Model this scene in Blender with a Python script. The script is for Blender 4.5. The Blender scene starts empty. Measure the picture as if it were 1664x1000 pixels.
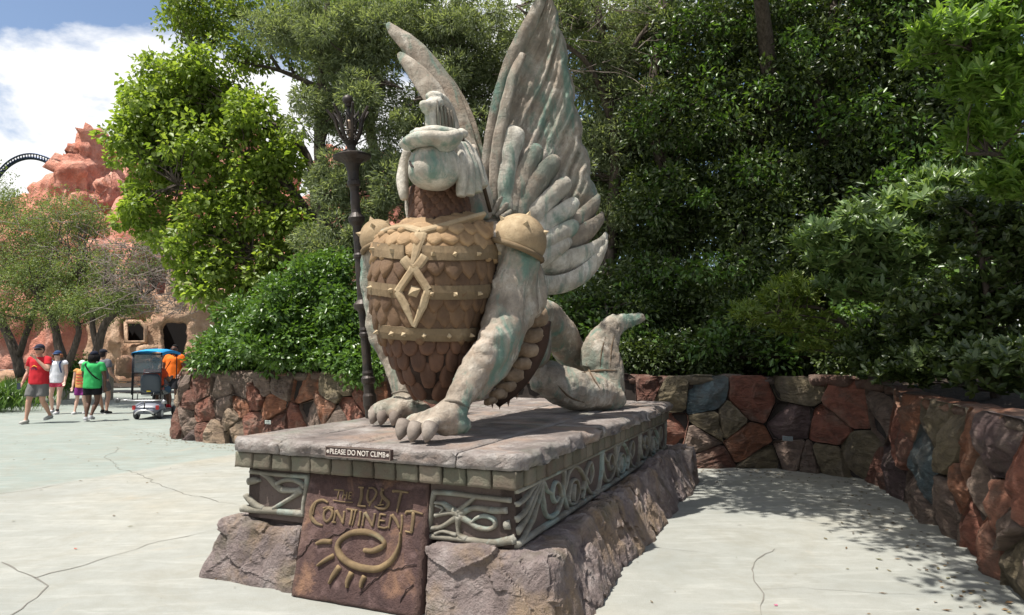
import bpy, math, random
import numpy as np
from mathutils import Vector, Matrix, noise
from mathutils.bvhtree import BVHTree
import bmesh
R = math.radians
rnd = random.Random(7)
rng = np.random.default_rng(11)
sc = bpy.context.scene
col = sc.collection
# ------------------------------------------------------------------ camera
FPX = 24/36*1664; EYE = 1.6; PITCH = math.atan(75/FPX)
cd = bpy.data.cameras.new('camera'); cam = bpy.data.objects.new('camera', cd); col.objects.link(cam)
cd.lens = 24; cd.sensor_width = 36; cd.clip_end = 3000; cd.clip_start = .05
cam.location = (0, 0, EYE); cam.rotation_euler = (math.pi/2 + PITCH, 0, 0)
sc.camera = cam
# ------------------------------------------------------------------ light
SUN_EL = 67; SUN_DIR = (-.87, -.49)          # horizontal direction towards the sun
az = math.atan2(SUN_DIR[0], SUN_DIR[1])       # clockwise from +Y
world = bpy.data.worlds.new('World'); sc.world = world; world.use_nodes = True
wn, wl = world.node_tree.nodes, world.node_tree.links
wn.clear()
sky = wn.new('ShaderNodeTexSky'); sky.sky_type = 'NISHITA'; sky.sun_disc = False
sky.sun_elevation = R(SUN_EL); sky.sun_rotation = az; sky.dust_density = 1.6; sky.ozone_density = 1.5; sky.altitude = 10
tc = wn.new('ShaderNodeTexCoord'); mp = wn.new('ShaderNodeMapping'); mp.inputs['Scale'].default_value = (1, 1, 1.7)
mp.inputs['Location'].default_value = (.35, .1, .30)
nz = wn.new('ShaderNodeTexNoise'); nz.inputs['Scale'].default_value = 2.1; nz.inputs['Detail'].default_value = 9; nz.inputs['Roughness'].default_value = .56; nz.inputs['Distortion'].default_value = .25
ramp = wn.new('ShaderNodeValToRGB'); ramp.color_ramp.elements[0].position = .475; ramp.color_ramp.elements[1].position = .53
bg = wn.new('ShaderNodeBackground'); bg.inputs[1].default_value = .10
bgc = wn.new('ShaderNodeBackground'); bgc.inputs[0].default_value = (1, 1, 1, 1); bgc.inputs[1].default_value = .72
mixw = wn.new('ShaderNodeMixShader'); out = wn.new('ShaderNodeOutputWorld')
for a, b in ((tc.outputs['Generated'], mp.inputs[0]), (mp.outputs[0], nz.inputs['Vector']), (nz.outputs['Fac'], ramp.inputs[0]),
             (sky.outputs[0], bg.inputs[0]), (ramp.outputs[0], mixw.inputs[0]), (bg.outputs[0], mixw.inputs[1]), (bgc.outputs[0], mixw.inputs[2]), (mixw.outputs[0], out.inputs[0])):
    wl.new(a, b)
sd = bpy.data.lights.new('sun', 'SUN'); sd.energy = 5.0; sd.angle = R(.5); sd.color = (1, .955, .88)
so = bpy.data.objects.new('sun', sd); col.objects.link(so)
sv = Vector((SUN_DIR[0]*math.cos(R(SUN_EL)), SUN_DIR[1]*math.cos(R(SUN_EL)), math.sin(R(SUN_EL)))).normalized()
so.rotation_euler = sv.to_track_quat('Z', 'Y').to_euler(); so.location = (0, 0, 30)
sc.view_settings.view_transform = 'Standard'; sc.view_settings.look = 'None'; sc.view_settings.exposure = 0.68
sc.view_settings.gamma = 1; sc.view_settings.use_curve_mapping = False
# ------------------------------------------------------------------ placing: a pixel of the photograph and a distance (or a height) give a point of the place
CF = np.array([0, math.cos(PITCH), math.sin(PITCH)]); CU = np.array([0, -math.sin(PITCH), math.cos(PITCH)]); CR = np.array([1., 0, 0])
CO = np.array([0, 0, EYE])
def ray(x, y): return CF + CR*(x-832)/FPX + CU*(500-y)/FPX
def P(x, y, Y):
    d = ray(x, y); return CO + d*(Y/d[1])
def G(x, y, z=0.):
    d = ray(x, y); return CO + d*((z-EYE)/d[2])
def PL(x, y, o, n):                                   # on a plane
    d = ray(x, y); o = np.array(o); n = np.array(n); return CO + d*(float((o-CO)@n)/float(d@n))
def pr(r, Y): return r*Y/FPX
ANG = R(23.3)
UA = np.array([math.cos(ANG), -math.sin(ANG), 0]); VA = np.array([math.sin(ANG), math.cos(ANG), 0]); ZA = np.array([0, 0, 1.])
def W(a, b, z): return UA*a + VA*b + ZA*z
def uvw(p): return float(p@UA), float(p@VA), float(p[2])
# ------------------------------------------------------------------ objects
ORG = {}
def tag(o, label=None, cat=None, group=None, kind=None):
    if label: o['label'] = label
    if cat: o['category'] = cat
    if group: o['group'] = group
    if kind: o['kind'] = kind
    return o
def empty(name, loc, label=None, cat=None, group=None, kind=None):
    o = bpy.data.objects.new(name, None); col.objects.link(o); o.location = tuple(loc); o.empty_display_size = .1
    ORG[o.name] = np.array(loc, float); return tag(o, label, cat, group, kind)
def mkmesh(name, V, Fc, mat=None, smooth=False):
    me = bpy.data.meshes.new(name)
    me.from_pydata([tuple(map(float, v)) for v in V], [], [tuple(map(int, f)) for f in Fc]); me.update()
    if mat: me.materials.append(mat)
    if smooth: me.shade_smooth()
    return me
def add(name, V, Fc, mat, parent=None, loc=None, smooth=False, color=None):
    V = np.array(V, float)
    if parent is not None: o0 = ORG[parent.name]
    else: o0 = np.array(loc, float) if loc is not None else np.array([V[:, 0].mean(), V[:, 1].mean(), V[:, 2].min()])
    me = mkmesh(name, V - o0, Fc, mat, smooth)
    return link(name, me, parent, o0, color)
def link(name, me, parent, o0, color=None):
    o = bpy.data.objects.new(name, me); col.objects.link(o)
    if parent is not None: o.parent = parent
    else: o.location = tuple(o0)
    ORG[o.name] = np.array(o0, float)
    if color is not None: o.color = (*color, 1)
    return o
def inst(name, me, parent, M, color=None):              # shared mesh placed by a world matrix
    o = bpy.data.objects.new(name, me); col.objects.link(o)
    M = Matrix(M)
    if parent is not None:
        o.parent = parent; M = Matrix.Translation(Vector(-ORG[parent.name])) @ M
    o.matrix_basis = M
    ORG[o.name] = np.array(M.translation)
    if color is not None: o.color = (*color, 1)
    return o
class MB:
    def __init__(s): s.V = []; s.F = []; s.n = 0
    def add(s, V, Fc):
        V = np.asarray(V, float); s.V.append(V); s.F += [tuple(i+s.n for i in f) for f in Fc]; s.n += len(V); return s
    def verts(s): return np.concatenate(s.V)
    def build(s, name, mat, parent=None, loc=None, smooth=False, color=None):
        return add(name, s.verts(), s.F, mat, parent, loc, smooth, color)
def nrm(v):
    v = np.array(v, float); l = np.linalg.norm(v); return v/l if l > 1e-9 else v
def box(c, ax, ay, az_):                                # centre and three half-axis vectors
    c = np.array(c, float); ax, ay, az_ = map(lambda q: np.array(q, float), (ax, ay, az_))
    V = [c + i*ax + j*ay + k*az_ for k in (-1, 1) for j in (-1, 1) for i in (-1, 1)]
    return V, [(0, 2, 3, 1), (4, 5, 7, 6), (0, 1, 5, 4), (2, 6, 7, 3), (0, 4, 6, 2), (1, 3, 7, 5)]
def bxyz(x0, x1, y0, y1, z0, z1):
    return box(((x0+x1)/2, (y0+y1)/2, (z0+z1)/2), ((x1-x0)/2, 0, 0), (0, (y1-y0)/2, 0), (0, 0, (z1-z0)/2))
def catmull(pts, k):
    pts = [np.array(p, float) for p in pts]
    if len(pts) < 3 or k < 2: return pts
    out = []; Q = [2*pts[0]-pts[1]] + pts + [2*pts[-1]-pts[-2]]
    for i in range(1, len(Q)-2):
        for j in range(k):
            t = j/k; a, b, c, d = Q[i-1], Q[i], Q[i+1], Q[i+2]
            out.append(.5*((2*b) + (c-a)*t + (2*a-5*b+4*c-d)*t*t + (3*b-a-3*c+d)*t**3))
    return out + [pts[-1]]
def tube(pts, rad, seg=8, flat=1., nref=None, k=1, cap=True, lump=0., seed=0, sharp=0.):
    """loft round a path; flat<1 squashes it along nref"""
    if np.isscalar(rad): rad = [rad]*len(pts)
    q = catmull([np.append(np.array(p, float), r) for p, r in zip(pts, rad)], k)
    pts = [a[:3] for a in q]; rad = [max(a[3], .0005) for a in q]
    V = []; F_ = []; n = len(pts); N = None
    for i in range(n):
        T = nrm(pts[min(i+1, n-1)] - pts[max(i-1, 0)])
        if nref is not None: N = np.array(nref, float)
        elif N is None: N = np.array([0, 0, 1.]) if abs(T[2]) < .9 else np.array([1., 0, 0])
        N = nrm(N - T*(N@T)); B = np.cross(T, N)
        for j in range(seg):
            a = 2*math.pi*j/seg; rr = rad[i]
            if lump: rr *= 1 + lump*noise.noise(Vector((pts[i]*3)) + Vector((math.cos(a)*1.3+seed, math.sin(a)*1.3, seed)))
            sn_ = math.sin(a) if not sharp else math.copysign(abs(math.sin(a))**sharp, math.sin(a))
            V.append(pts[i] + B*math.cos(a)*rr + N*sn_*rr*flat)
        if i:
            for j in range(seg):
                a, b = (i-1)*seg+j, (i-1)*seg+(j+1) % seg; F_.append((a, b, b+seg, a+seg))
    if cap:
        F_.append(tuple(range(seg))[::-1]); F_.append(tuple(range((n-1)*seg, n*seg)))
    return V, F_
def ellip(c, r, seg=16, rings=10, M=None):
    V = []; F_ = []
    for i in range(1, rings):
        t = math.pi*i/rings
        for j in range(seg):
            a = 2*math.pi*j/seg; V.append((math.sin(t)*math.cos(a), math.sin(t)*math.sin(a), math.cos(t)))
    V += [(0, 0, 1), (0, 0, -1)]; n = len(V)
    for i in range(rings-2):
        for j in range(seg):
            a, b = i*seg+j, i*seg+(j+1) % seg; F_.append((a, a+seg, b+seg, b))
    for j in range(seg):
        F_.append((n-2, j, (j+1) % seg)); b = (rings-2)*seg; F_.append((n-1, b+(j+1) % seg, b+j))
    V = np.array(V)*np.array(r if not np.isscalar(r) else (r, r, r))
    if M is not None: V = V @ np.array(M).T
    return V + np.array(c), F_
def lathe(axis0, axis1, prof, seg=20):                  # prof: (t along the axis 0..1, radius)
    a0, a1 = np.array(axis0, float), np.array(axis1, float); T = nrm(a1-a0)
    N = nrm(np.cross(T, [0, 1, 0.01])); B = np.cross(T, N); V = []; F_ = []
    for i, (t, r) in enumerate(prof):
        c = a0 + (a1-a0)*t
        for j in range(seg):
            a = 2*math.pi*j/seg; V.append(c + N*math.cos(a)*r + B*math.sin(a)*r)
        if i:
            for j in range(seg):
                p, q = (i-1)*seg+j, (i-1)*seg+(j+1) % seg; F_.append((p, q, q+seg, p+seg))
    F_.append(tuple(range(seg))[::-1]); F_.append(tuple(range((len(prof)-1)*seg, len(prof)*seg)))
    return V, F_
def fuse(mb, voxel, smooth=4, name='fused'):            # one continuous skin round overlapping volumes
    me = mkmesh(name, mb.verts(), mb.F); o = bpy.data.objects.new(name, me); col.objects.link(o)
    m = o.modifiers.new('r', 'REMESH'); m.mode = 'VOXEL'; m.voxel_size = voxel; m.use_smooth_shade = True
    if smooth:
        s = o.modifiers.new('s', 'SMOOTH'); s.factor = .5; s.iterations = smooth
    dg = bpy.context.evaluated_depsgraph_get(); dg.update()
    m2 = bpy.data.meshes.new_from_object(o.evaluated_get(dg)); bpy.data.objects.remove(o); bpy.data.meshes.remove(me)
    n = len(m2.vertices); V = np.empty(n*3, np.float32); m2.vertices.foreach_get('co', V)
    F_ = [tuple(p.vertices) for p in m2.polygons]; N = np.empty(n*3, np.float32); m2.vertices.foreach_get('normal', N)
    bpy.data.meshes.remove(m2)
    return V.reshape(-1, 3).astype(float), F_, N.reshape(-1, 3)
def fbm(p, sc_=1., oct_=3, seed=0.):
    return noise.fractal(Vector((p[0]*sc_+seed, p[1]*sc_-seed, p[2]*sc_+seed*.5)), .9, 2.1, oct_)
def displace(V, N, amp, sc_, oct_=3, seed=0., ridge=None):
    out = np.array(V)
    for i in range(len(out)):
        out[i] += N[i]*amp*fbm(V[i], sc_, oct_, seed)
    return out
def hexa(c8, n, amp=.02, sc_=4., seed=0., rnd_=.08, stretch=(1, 1, 1), nmap=None, jag=0., fac=0.):
    """rough block: corners c8[i][j][k] (u,v,z), each face an n=(nu,nv,nz) grid, rounded edges, rugged by noise"""
    C = np.array([[[c8[i][j][k] for k in (0, 1)] for j in (0, 1)] for i in (0, 1)], float)
    idx = {}; V = []; F_ = []
    def vid(i, j, k):
        key = (i, j, k)
        if key not in idx:
            t = np.array([i/n[0], j/n[1], k/n[2]])
            c = t*2-1
            m = np.max(np.abs(c)); L = np.linalg.norm(c)
            tt = t
            p = np.zeros(3)
            for a in (0, 1):
                for b in (0, 1):
                    for d in (0, 1):
                        p = p + C[a, b, d]*((tt[0] if a else 1-tt[0])*(tt[1] if b else 1-tt[1])*(tt[2] if d else 1-tt[2]))
            cen = C.mean((0, 1, 2))
            edge = sorted(np.abs(c))[1]                    # 1 on the edges, 0 mid-face
            q = p + nrm(cen-p)*rnd_*(max(0, edge-.72)/.28)**2
            dirn = nrm(q-cen)
            s = Vector((q*np.array(stretch)*sc_)) + Vector((seed, seed*.7, -seed))
            d1 = noise.fractal(s, .8, 2.2, 4)
            d2 = abs(noise.noise(s*.6 + Vector((9, 3, 1))))
            a_ = amp
            q = q + dirn*(a_*d1 - jag*(1-d2*2))
            if fac: q = q + dirn*fac*(facet(q*np.array(stretch), sc_*.9, seed) + .38*facet(q*np.array(stretch), sc_*2.6, seed+3))
            if nmap is not None: q = nmap(q, t)
            idx[key] = len(V); V.append(q)
        return idx[key]
    def face(fix, val, a, b, flip):
        na, nb = n[a], n[b]
        for i in range(na):
            for j in range(nb):
                ks = []
                for di, dj in ((0, 0), (1, 0), (1, 1), (0, 1)):
                    t = [0, 0, 0]; t[fix] = val; t[a] = i+di; t[b] = j+dj; ks.append(vid(*t))
                F_.append(tuple(ks[::-1] if flip else ks))
    face(0, 0, 1, 2, True); face(0, n[0], 1, 2, False); face(1, 0, 0, 2, False); face(1, n[1], 0, 2, True)
    face(2, 0, 0, 1, True); face(2, n[2], 0, 1, False)
    return V, F_
def facet(p, s, seed=0.):
    q = Vector((p[0]*s+seed, p[1]*s-seed, p[2]*s+seed*.3)); d, pts = noise.voronoi(q)
    c = pts[0]; g = noise.noise_vector(c*3.7+Vector((5.1, 1.3, 2.2)))
    return (q-c).dot(g)*1.3 + .6*noise.noise(c*7.3+Vector((2, 4, 6)))
def c8box(u0, u1, v0, v1, z0, z1): return [[[W(a, b, z) for z in (z0, z1)] for b in (v0, v1)] for a in (u0, u1)]
# ------------------------------------------------------------------ materials
class NT:
    def __init__(s, name, rough=.8, spec=.3):
        s.m = bpy.data.materials.new(name); s.m.use_nodes = True; s.t = s.m.node_tree; s.n = s.t.nodes; s.l = s.t.links
        s.b = s.n['Principled BSDF']; s.b.inputs['Roughness'].default_value = rough
        s.b.inputs['Specular IOR Level'].default_value = spec
        s.tc = s.n.new('ShaderNodeTexCoord'); s.geo = s.n.new('ShaderNodeNewGeometry')
    def lk(s, a, b): s.l.new(a, b); return s
    def pos(s, world=True, scale=None):
        o = s.geo.outputs['Position'] if world else s.tc.outputs['Object']
        if scale is None: return o
        m = s.n.new('ShaderNodeMapping'); m.inputs['Scale'].default_value = scale; s.lk(o, m.inputs[0]); return m.outputs[0]
    def noise(s, scale, detail=4, rough=.6, vec=None, dist=0.):
        n = s.n.new('ShaderNodeTexNoise'); n.inputs['Scale'].default_value = scale; n.inputs['Detail'].default_value = detail
        n.inputs['Roughness'].default_value = rough; n.inputs['Distortion'].default_value = dist
        s.lk(vec if vec is not None else s.pos(), n.inputs['Vector']); return n.outputs['Fac']
    def vor(s, scale, vec=None, feat='F1'):
        n = s.n.new('ShaderNodeTexVoronoi'); n.feature = feat; n.inputs['Scale'].default_value = scale
        s.lk(vec if vec is not None else s.pos(), n.inputs['Vector']); return n.outputs['Distance']
    def ramp(s, fac, stops):
        r = s.n.new('ShaderNodeValToRGB'); e = r.color_ramp.elements
        while len(e) < len(stops): e.new(.5)
        for q, (p, c) in zip(e, stops):
            q.position = p; q.color = (*c, 1) if not np.isscalar(c) else (c, c, c, 1)
        s.lk(fac, r.inputs[0]); return r.outputs[0]
    def mix(s, fac, a, b, mode='MIX'):
        m = s.n.new('ShaderNodeMix'); m.data_type = 'RGBA'; m.blend_type = mode
        for v, i in ((fac, 0), (a, 6), (b, 7)):
            if hasattr(v, 'node'): s.lk(v, m.inputs[i])
            elif i == 0: m.inputs[0].default_value = v
            else: m.inputs[i].default_value = (*v, 1)
        return m.outputs[2]
    def math(s, op, a, b=None):
        m = s.n.new('ShaderNodeMath'); m.operation = op
        for v, i in ((a, 0), (b, 1)):
            if v is None: continue
            if hasattr(v, 'node'): s.lk(v, m.inputs[i])
            else: m.inputs[i].default_value = v
        return m.outputs[0]
    def col(s, c):
        if hasattr(c, 'node'): s.lk(c, s.b.inputs['Base Color'])
        else: s.b.inputs['Base Color'].default_value = (*c, 1)
        return s
    def bump(s, h, strength=.5, dist=.02):
        b = s.n.new('ShaderNodeBump'); b.inputs['Strength'].default_value = strength; b.inputs['Distance'].default_value = dist
        s.lk(h, b.inputs['Height']); s.lk(b.outputs[0], s.b.inputs['Normal']); return s
    def objcol(s):
        o = s.n.new('ShaderNodeObjectInfo'); return o.outputs['Color']
    def objrand(s):
        o = s.n.new('ShaderNodeObjectInfo'); return o.outputs['Random']
def stone_mat(name, base, dark, light, tint=None, tscale=1.2, tamt=(.52, .66), bscale=14, bstr=.6, bdist=.02, extra=None, crevice_shade=True, streak=False):
    m = NT(name, .88, .25)
    c = m.ramp(m.noise(3.2, 7, .65), [(.3, dark), (.52, base), (.72, light)])
    f = m.noise(26, 5, .7)
    c = m.mix(m.ramp(f, [(.35, 0.), (.7, .55)]), c, tuple(x*.55 for x in base))
    if tint:
        c = m.mix(m.ramp(m.noise(tscale, 5, .62, dist=.6), [(tamt[0], 0.), (tamt[1], .85)]), c, tint)
    if extra:
        c = m.mix(m.ramp(m.noise(extra[1], 4, .6), [(.55, 0.), (.7, extra[2])]), c, extra[0])
    if streak:
        sp = m.pos(True, (5, 5, .9))
        c = m.mix(m.ramp(m.noise(1.6, 6, .7, sp, .3), [(.54, 0.), (.68, .75)]), c, tuple(x*.42 for x in base))
        c = m.mix(m.ramp(m.noise(1.1, 5, .65, m.pos(True, (4, 4, 1.3)), .5), [(.53, 0.), (.64, .85)]), c, (.115, .205, .165))
        c = m.mix(m.ramp(m.noise(2.3, 6, .7, m.pos(True, (3, 3, 1.)), .5), [(.58, 0.), (.68, .6)]), c, light)
    if crevice_shade:  # crevices darkened for contrast, shade put in with the weathering; raised edges lightened
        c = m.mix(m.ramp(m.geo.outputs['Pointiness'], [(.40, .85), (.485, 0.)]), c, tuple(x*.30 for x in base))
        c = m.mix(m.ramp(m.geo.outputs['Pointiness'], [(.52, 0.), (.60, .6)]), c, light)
    pit = m.vor(bscale*1.6); c = m.mix(m.ramp(pit, [(.05, .5), (.22, 0.)]), c, tuple(x*.45 for x in base))
    m.col(c)
    h = m.math('ADD', m.noise(bscale, 9, .75), m.math('MULTIPLY', m.noise(bscale*6, 3, .6), .25))
    h = m.math('ADD', h, m.math('MULTIPLY', m.noise(bscale*.35, 6, .65, None, .5), 1.6))
    m.bump(h, bstr, bdist); return m.m
M = {}
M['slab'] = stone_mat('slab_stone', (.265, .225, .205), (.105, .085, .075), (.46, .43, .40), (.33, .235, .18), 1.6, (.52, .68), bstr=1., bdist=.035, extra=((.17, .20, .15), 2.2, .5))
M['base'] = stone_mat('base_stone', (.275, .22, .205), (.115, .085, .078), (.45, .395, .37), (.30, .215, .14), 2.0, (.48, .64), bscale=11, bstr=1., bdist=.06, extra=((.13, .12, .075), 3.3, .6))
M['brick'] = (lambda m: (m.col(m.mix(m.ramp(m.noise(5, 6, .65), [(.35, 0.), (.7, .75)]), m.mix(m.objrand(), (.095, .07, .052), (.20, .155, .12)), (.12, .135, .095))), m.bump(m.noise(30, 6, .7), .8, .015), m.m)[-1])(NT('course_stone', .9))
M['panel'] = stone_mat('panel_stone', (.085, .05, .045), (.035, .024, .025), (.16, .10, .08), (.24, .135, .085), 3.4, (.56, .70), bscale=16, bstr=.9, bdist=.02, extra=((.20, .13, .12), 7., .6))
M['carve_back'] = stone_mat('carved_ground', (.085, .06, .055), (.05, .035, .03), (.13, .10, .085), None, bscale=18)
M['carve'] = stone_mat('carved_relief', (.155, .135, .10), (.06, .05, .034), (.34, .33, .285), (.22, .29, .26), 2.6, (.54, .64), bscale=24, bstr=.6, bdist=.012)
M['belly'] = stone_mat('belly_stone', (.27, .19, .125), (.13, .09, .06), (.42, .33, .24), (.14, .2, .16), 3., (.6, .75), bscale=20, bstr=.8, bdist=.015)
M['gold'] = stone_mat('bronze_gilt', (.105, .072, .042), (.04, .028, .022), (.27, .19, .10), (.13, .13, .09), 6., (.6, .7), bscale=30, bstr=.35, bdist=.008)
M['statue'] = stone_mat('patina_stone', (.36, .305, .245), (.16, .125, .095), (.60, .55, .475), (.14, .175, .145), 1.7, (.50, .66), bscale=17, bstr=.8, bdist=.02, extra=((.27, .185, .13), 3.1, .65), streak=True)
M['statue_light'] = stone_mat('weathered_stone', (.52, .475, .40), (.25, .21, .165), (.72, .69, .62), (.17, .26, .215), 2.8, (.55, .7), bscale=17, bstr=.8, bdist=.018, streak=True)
M['strap'] = stone_mat('strap_stone', (.30, .215, .125), (.13, .09, .053), (.48, .38, .245), (.25, .165, .09), 3., (.5, .7), bscale=26, bstr=.5, bdist=.01)
def scale_mat(name, a, b):
    m = NT(name, .75, .35)
    c = m.mix(m.objrand(), a, b)
    c = m.mix(m.ramp(m.noise(7, 6, .65), [(.35, 0.), (.75, .7)]), c, tuple(x*.5 for x in a))
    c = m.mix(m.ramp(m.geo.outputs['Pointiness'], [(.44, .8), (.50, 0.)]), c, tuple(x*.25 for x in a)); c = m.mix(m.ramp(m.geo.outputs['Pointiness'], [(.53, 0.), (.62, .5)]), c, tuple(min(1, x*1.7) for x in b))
    m.col(c); m.bump(m.noise(30, 7, .75), .9, .012); return m.m
M['scale'] = scale_mat('scale_brown', (.095, .052, .028), (.175, .105, .057))
M['scale_hi'] = scale_mat('scale_tan', (.27, .165, .082), (.36, .24, .13))
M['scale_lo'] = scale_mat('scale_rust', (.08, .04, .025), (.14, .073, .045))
M['gap'] = scale_mat('scale_gap', (.035, .02, .014), (.04, .024, .017))  # body behind the scales near-black, crevice shade put into its colour
M['claw'] = stone_mat('claw_stone', (.30, .25, .21), (.12, .09, .08), (.5, .44, .38), None, bscale=30, bstr=.4, bdist=.01)
M['iron'] = (lambda m: (m.col(m.ramp(m.noise(9, 6, .6), [(.35, (.014, .011, .010)), (.7, (.052, .037, .028))])), m.bump(m.noise(50, 5, .6), .4, .006), m.m)[-1])(NT('dark_bronze', .5, .5))
M['iron'].node_tree.nodes['Principled BSDF'].inputs['Metallic'].default_value = .35
def wallstone():
    m = NT('wall_stone', .82, .3); oc = m.objcol()
    p = m.pos(True, (1, 1, 2.2))
    a = m.noise(4.5, 8, .68, p, .8)
    c = m.mix(m.ramp(a, [(.36, .9), (.58, 0.)]), oc, m.mix(.6, oc, (.03, .022, .02)))
    c = m.mix(m.ramp(m.noise(2.7, 6, .6, None, .4), [(.52, 0.), (.74, .8)]), c, m.mix(.6, oc, (.42, .34, .26)))
    c = m.mix(m.ramp(m.noise(1.9, 5, .65, None, .8), [(.52, 0.), (.64, .6)]), c, (.15, .125, .10))
    c = m.mix(m.ramp(m.geo.outputs['Pointiness'], [(.52, 0.), (.60, .5)]), c, m.mix(.5, oc, (.5, .42, .34)))
    c = m.mix(m.ramp(m.noise(19, 4, .6), [(.55, 0.), (.75, .5)]), c, m.mix(.55, oc, (.02, .017, .015)))
    m.col(c)
    h = m.math('ADD', m.noise(9, 10, .8, p, .9), m.math('MULTIPLY', m.noise(60, 3, .6), .15))
    h = m.math('ADD', h, m.math('MULTIPLY', m.noise(3.2, 6, .7, m.pos(True, (1, 1, 3.5)), 1.2), 1.2))
    m.bump(h, 1., .09); return m.m
M['wallstone'] = wallstone()
M['mortar'] = (lambda m: (m.col(m.ramp(m.noise(8, 4), [(.3, (.02, .016, .014)), (.7, (.05, .04, .034))])), m.m)[-1])(NT('mortar', .95))
def objmat(name, rough=.8, spec=.3, var=.25, metal=0., bscale=40, bstr=.25):
    m = NT(name, rough, spec); oc = m.objcol()
    m.col(m.mix(m.math('MULTIPLY', m.noise(bscale*.3, 4), var), oc, m.mix(.5, oc, (0, 0, 0))))
    m.b.inputs['Metallic'].default_value = metal
    m.bump(m.noise(bscale, 4), bstr, .005); return m.m
M['cloth'] = objmat('cloth', .9, .2, .35, 0, 30, .5)
M['skin'] = objmat('skin', .55, .4, .15, 0, 60, .1)
M['plastic'] = objmat('painted_plastic', .4, .5, .1, 0, 60, .05)
M['metal'] = objmat('painted_metal', .35, .5, .1, .6, 60, .05)
def leafmat(name, c1, c2, c3, trans=.35, rough=.45, spec=.4):
    m = NT(name, rough, spec)
    r = m.geo.outputs['Random Per Island']
    c = m.ramp(r, [(0., c1), (.6, c2), (1., c3)])
    c = m.mix(m.ramp(m.noise(.9, 3), [(.35, 0.), (.7, .45)]), c, tuple(x*.72 for x in c2))
    m.col(c)
    t = m.n.new('ShaderNodeBsdfTranslucent'); m.lk(m.mix(1., c, (1.25, 1.3, .5), 'MULTIPLY'), t.inputs[0])
    x = m.n.new('ShaderNodeMixShader'); x.inputs[0].default_value = trans
    m.lk(m.b.outputs[0], x.inputs[1]); m.lk(t.outputs[0], x.inputs[2]); m.lk(x.outputs[0], m.n['Material Output'].inputs[0])
    return m.m
M['leaf_bright'] = leafmat('leaf_bright', (.13, .20, .035), (.235, .32, .065), (.37, .44, .12), .5)
M['leaf_yellow'] = leafmat('leaf_yellowgreen', (.11, .17, .03), (.18, .25, .05), (.26, .30, .08), .45)
M['leaf_hedge'] = leafmat('leaf_hedge', (.05, .10, .022), (.095, .18, .038), (.16, .26, .065), .35, .35, .5)
M['leaf_dark'] = leafmat('leaf_dark', (.034, .056, .017), (.068, .102, .030), (.13, .17, .058), .33, .4, .5)
M['leaf_laurel'] = leafmat('leaf_laurel', (.10, .165, .055), (.17, .255, .095), (.29, .37, .16), .38, .33, .5)
M['leaf_cedar'] = leafmat('leaf_cedar', (.15, .19, .11), (.24, .28, .17), (.34, .38, .25), .42, .7, .2)
M['leaf_lush'] = leafmat('leaf_lush', (.11, .20, .035), (.19, .31, .065), (.32, .44, .13), .5, .35, .5)
M['leaf_oak'] = leafmat('leaf_oak', (.11, .15, .055), (.18, .23, .09), (.27, .32, .14), .4, .55, .3)
M['bark'] = (lambda m: (m.col(m.ramp(m.noise(6, 7, .7, m.pos(True, (3, 3, .7))), [(.35, (.045, .034, .026)), (.7, (.15, .12, .10))])), m.bump(m.noise(14, 6, .7, m.pos(True, (3, 3, .6))), .9, .03), m.m)[-1])(NT('bark', .92))
M['twig'] = (lambda m: (m.col(m.ramp(m.noise(3, 5), [(.35, (.16, .125, .105)), (.7, (.31, .26, .235))])), m.m)[-1])(NT('bare_twig', .9))
print('core ok')
# ------------------------------------------------------------------ ground
def ground_mat():
    m = NT('tinted_concrete', .85, .25)
    big = m.noise(.35, 5, .6); fine = m.noise(5, 8, .7); grit = m.noise(120, 4, .7)
    pale = m.ramp(big, [(.35, (.25, .26, .24)), (.52, (.30, .303, .275)), (.7, (.315, .297, .245))])
    mint = m.ramp(big, [(.35, (.205, .243, .222)), (.65, (.25, .282, .258))])
    s = m.n.new('ShaderNodeSeparateXYZ'); m.lk(m.pos(), s.inputs[0])
    # the joint between the two pours: a straight line across the plaza
    a = G(0, 802); b = G(340, 745); d = nrm(b-a); nx, ny = -d[1], d[0]; off = nx*a[0] + ny*a[1]
    e = m.math('SUBTRACT', m.math('ADD', m.math('MULTIPLY', s.outputs[0], nx), m.math('MULTIPLY', s.outputs[1], ny)), off)
    e = m.math('ADD', e, m.math('MULTIPLY', m.math('SUBTRACT', m.noise(1.3, 3), .5), .12))
    side = m.ramp(m.math('ADD', m.math('MULTIPLY', e, 6.), .5), [(0., 0.), (1., 1.)])
    lft = m.ramp(m.math('ADD', m.math('MULTIPLY', s.outputs[0], -.3), .1), [(0., 0.), (1., 1.)])
    c = m.mix(m.math('MULTIPLY', side, lft), pale, mint)
    c = m.mix(m.ramp(fine, [(.4, 0.), (.7, .6)]), c, (.22, .22, .19))
    c = m.mix(m.ramp(m.noise(1.1, 6, .65, None, 1.), [(.6, 0.), (.75, .4)]), c, (.40, .33, .24))
    c = m.mix(m.ramp(grit, [(.5, 0.), (.75, .4)]), c, (.14, .135, .12))
    c = m.mix(m.ramp(m.noise(.8, 9, .75, None, 1.5), [(.5, 0.), (.66, .5)]), c, (.22, .21, .17))
    sp = m.vor(3.1); c = m.mix(m.ramp(sp, [(.02, .55), (.035, 0.)]), c, (.10, .09, .08))
    sw = m.noise(1.4, 7, .7, m.pos(True, (1, 5, 1)), .6); c = m.mix(m.ramp(sw, [(.5, 0.), (.75, .28)]), c, (.52, .52, .48))
    m.col(c); m.bump(m.math('ADD', m.math('MULTIPLY', fine, .4), grit), .5, .008); return m.m
M['ground'] = ground_mat()
o = add('plaza_ground', [(-60, -12, 0), (60, -12, 0), (60, 60, 0), (-60, 60, 0)], [(0, 1, 2, 3)], M['ground'], loc=(0, 0, 0)); tag(o, kind='structure')
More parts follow.
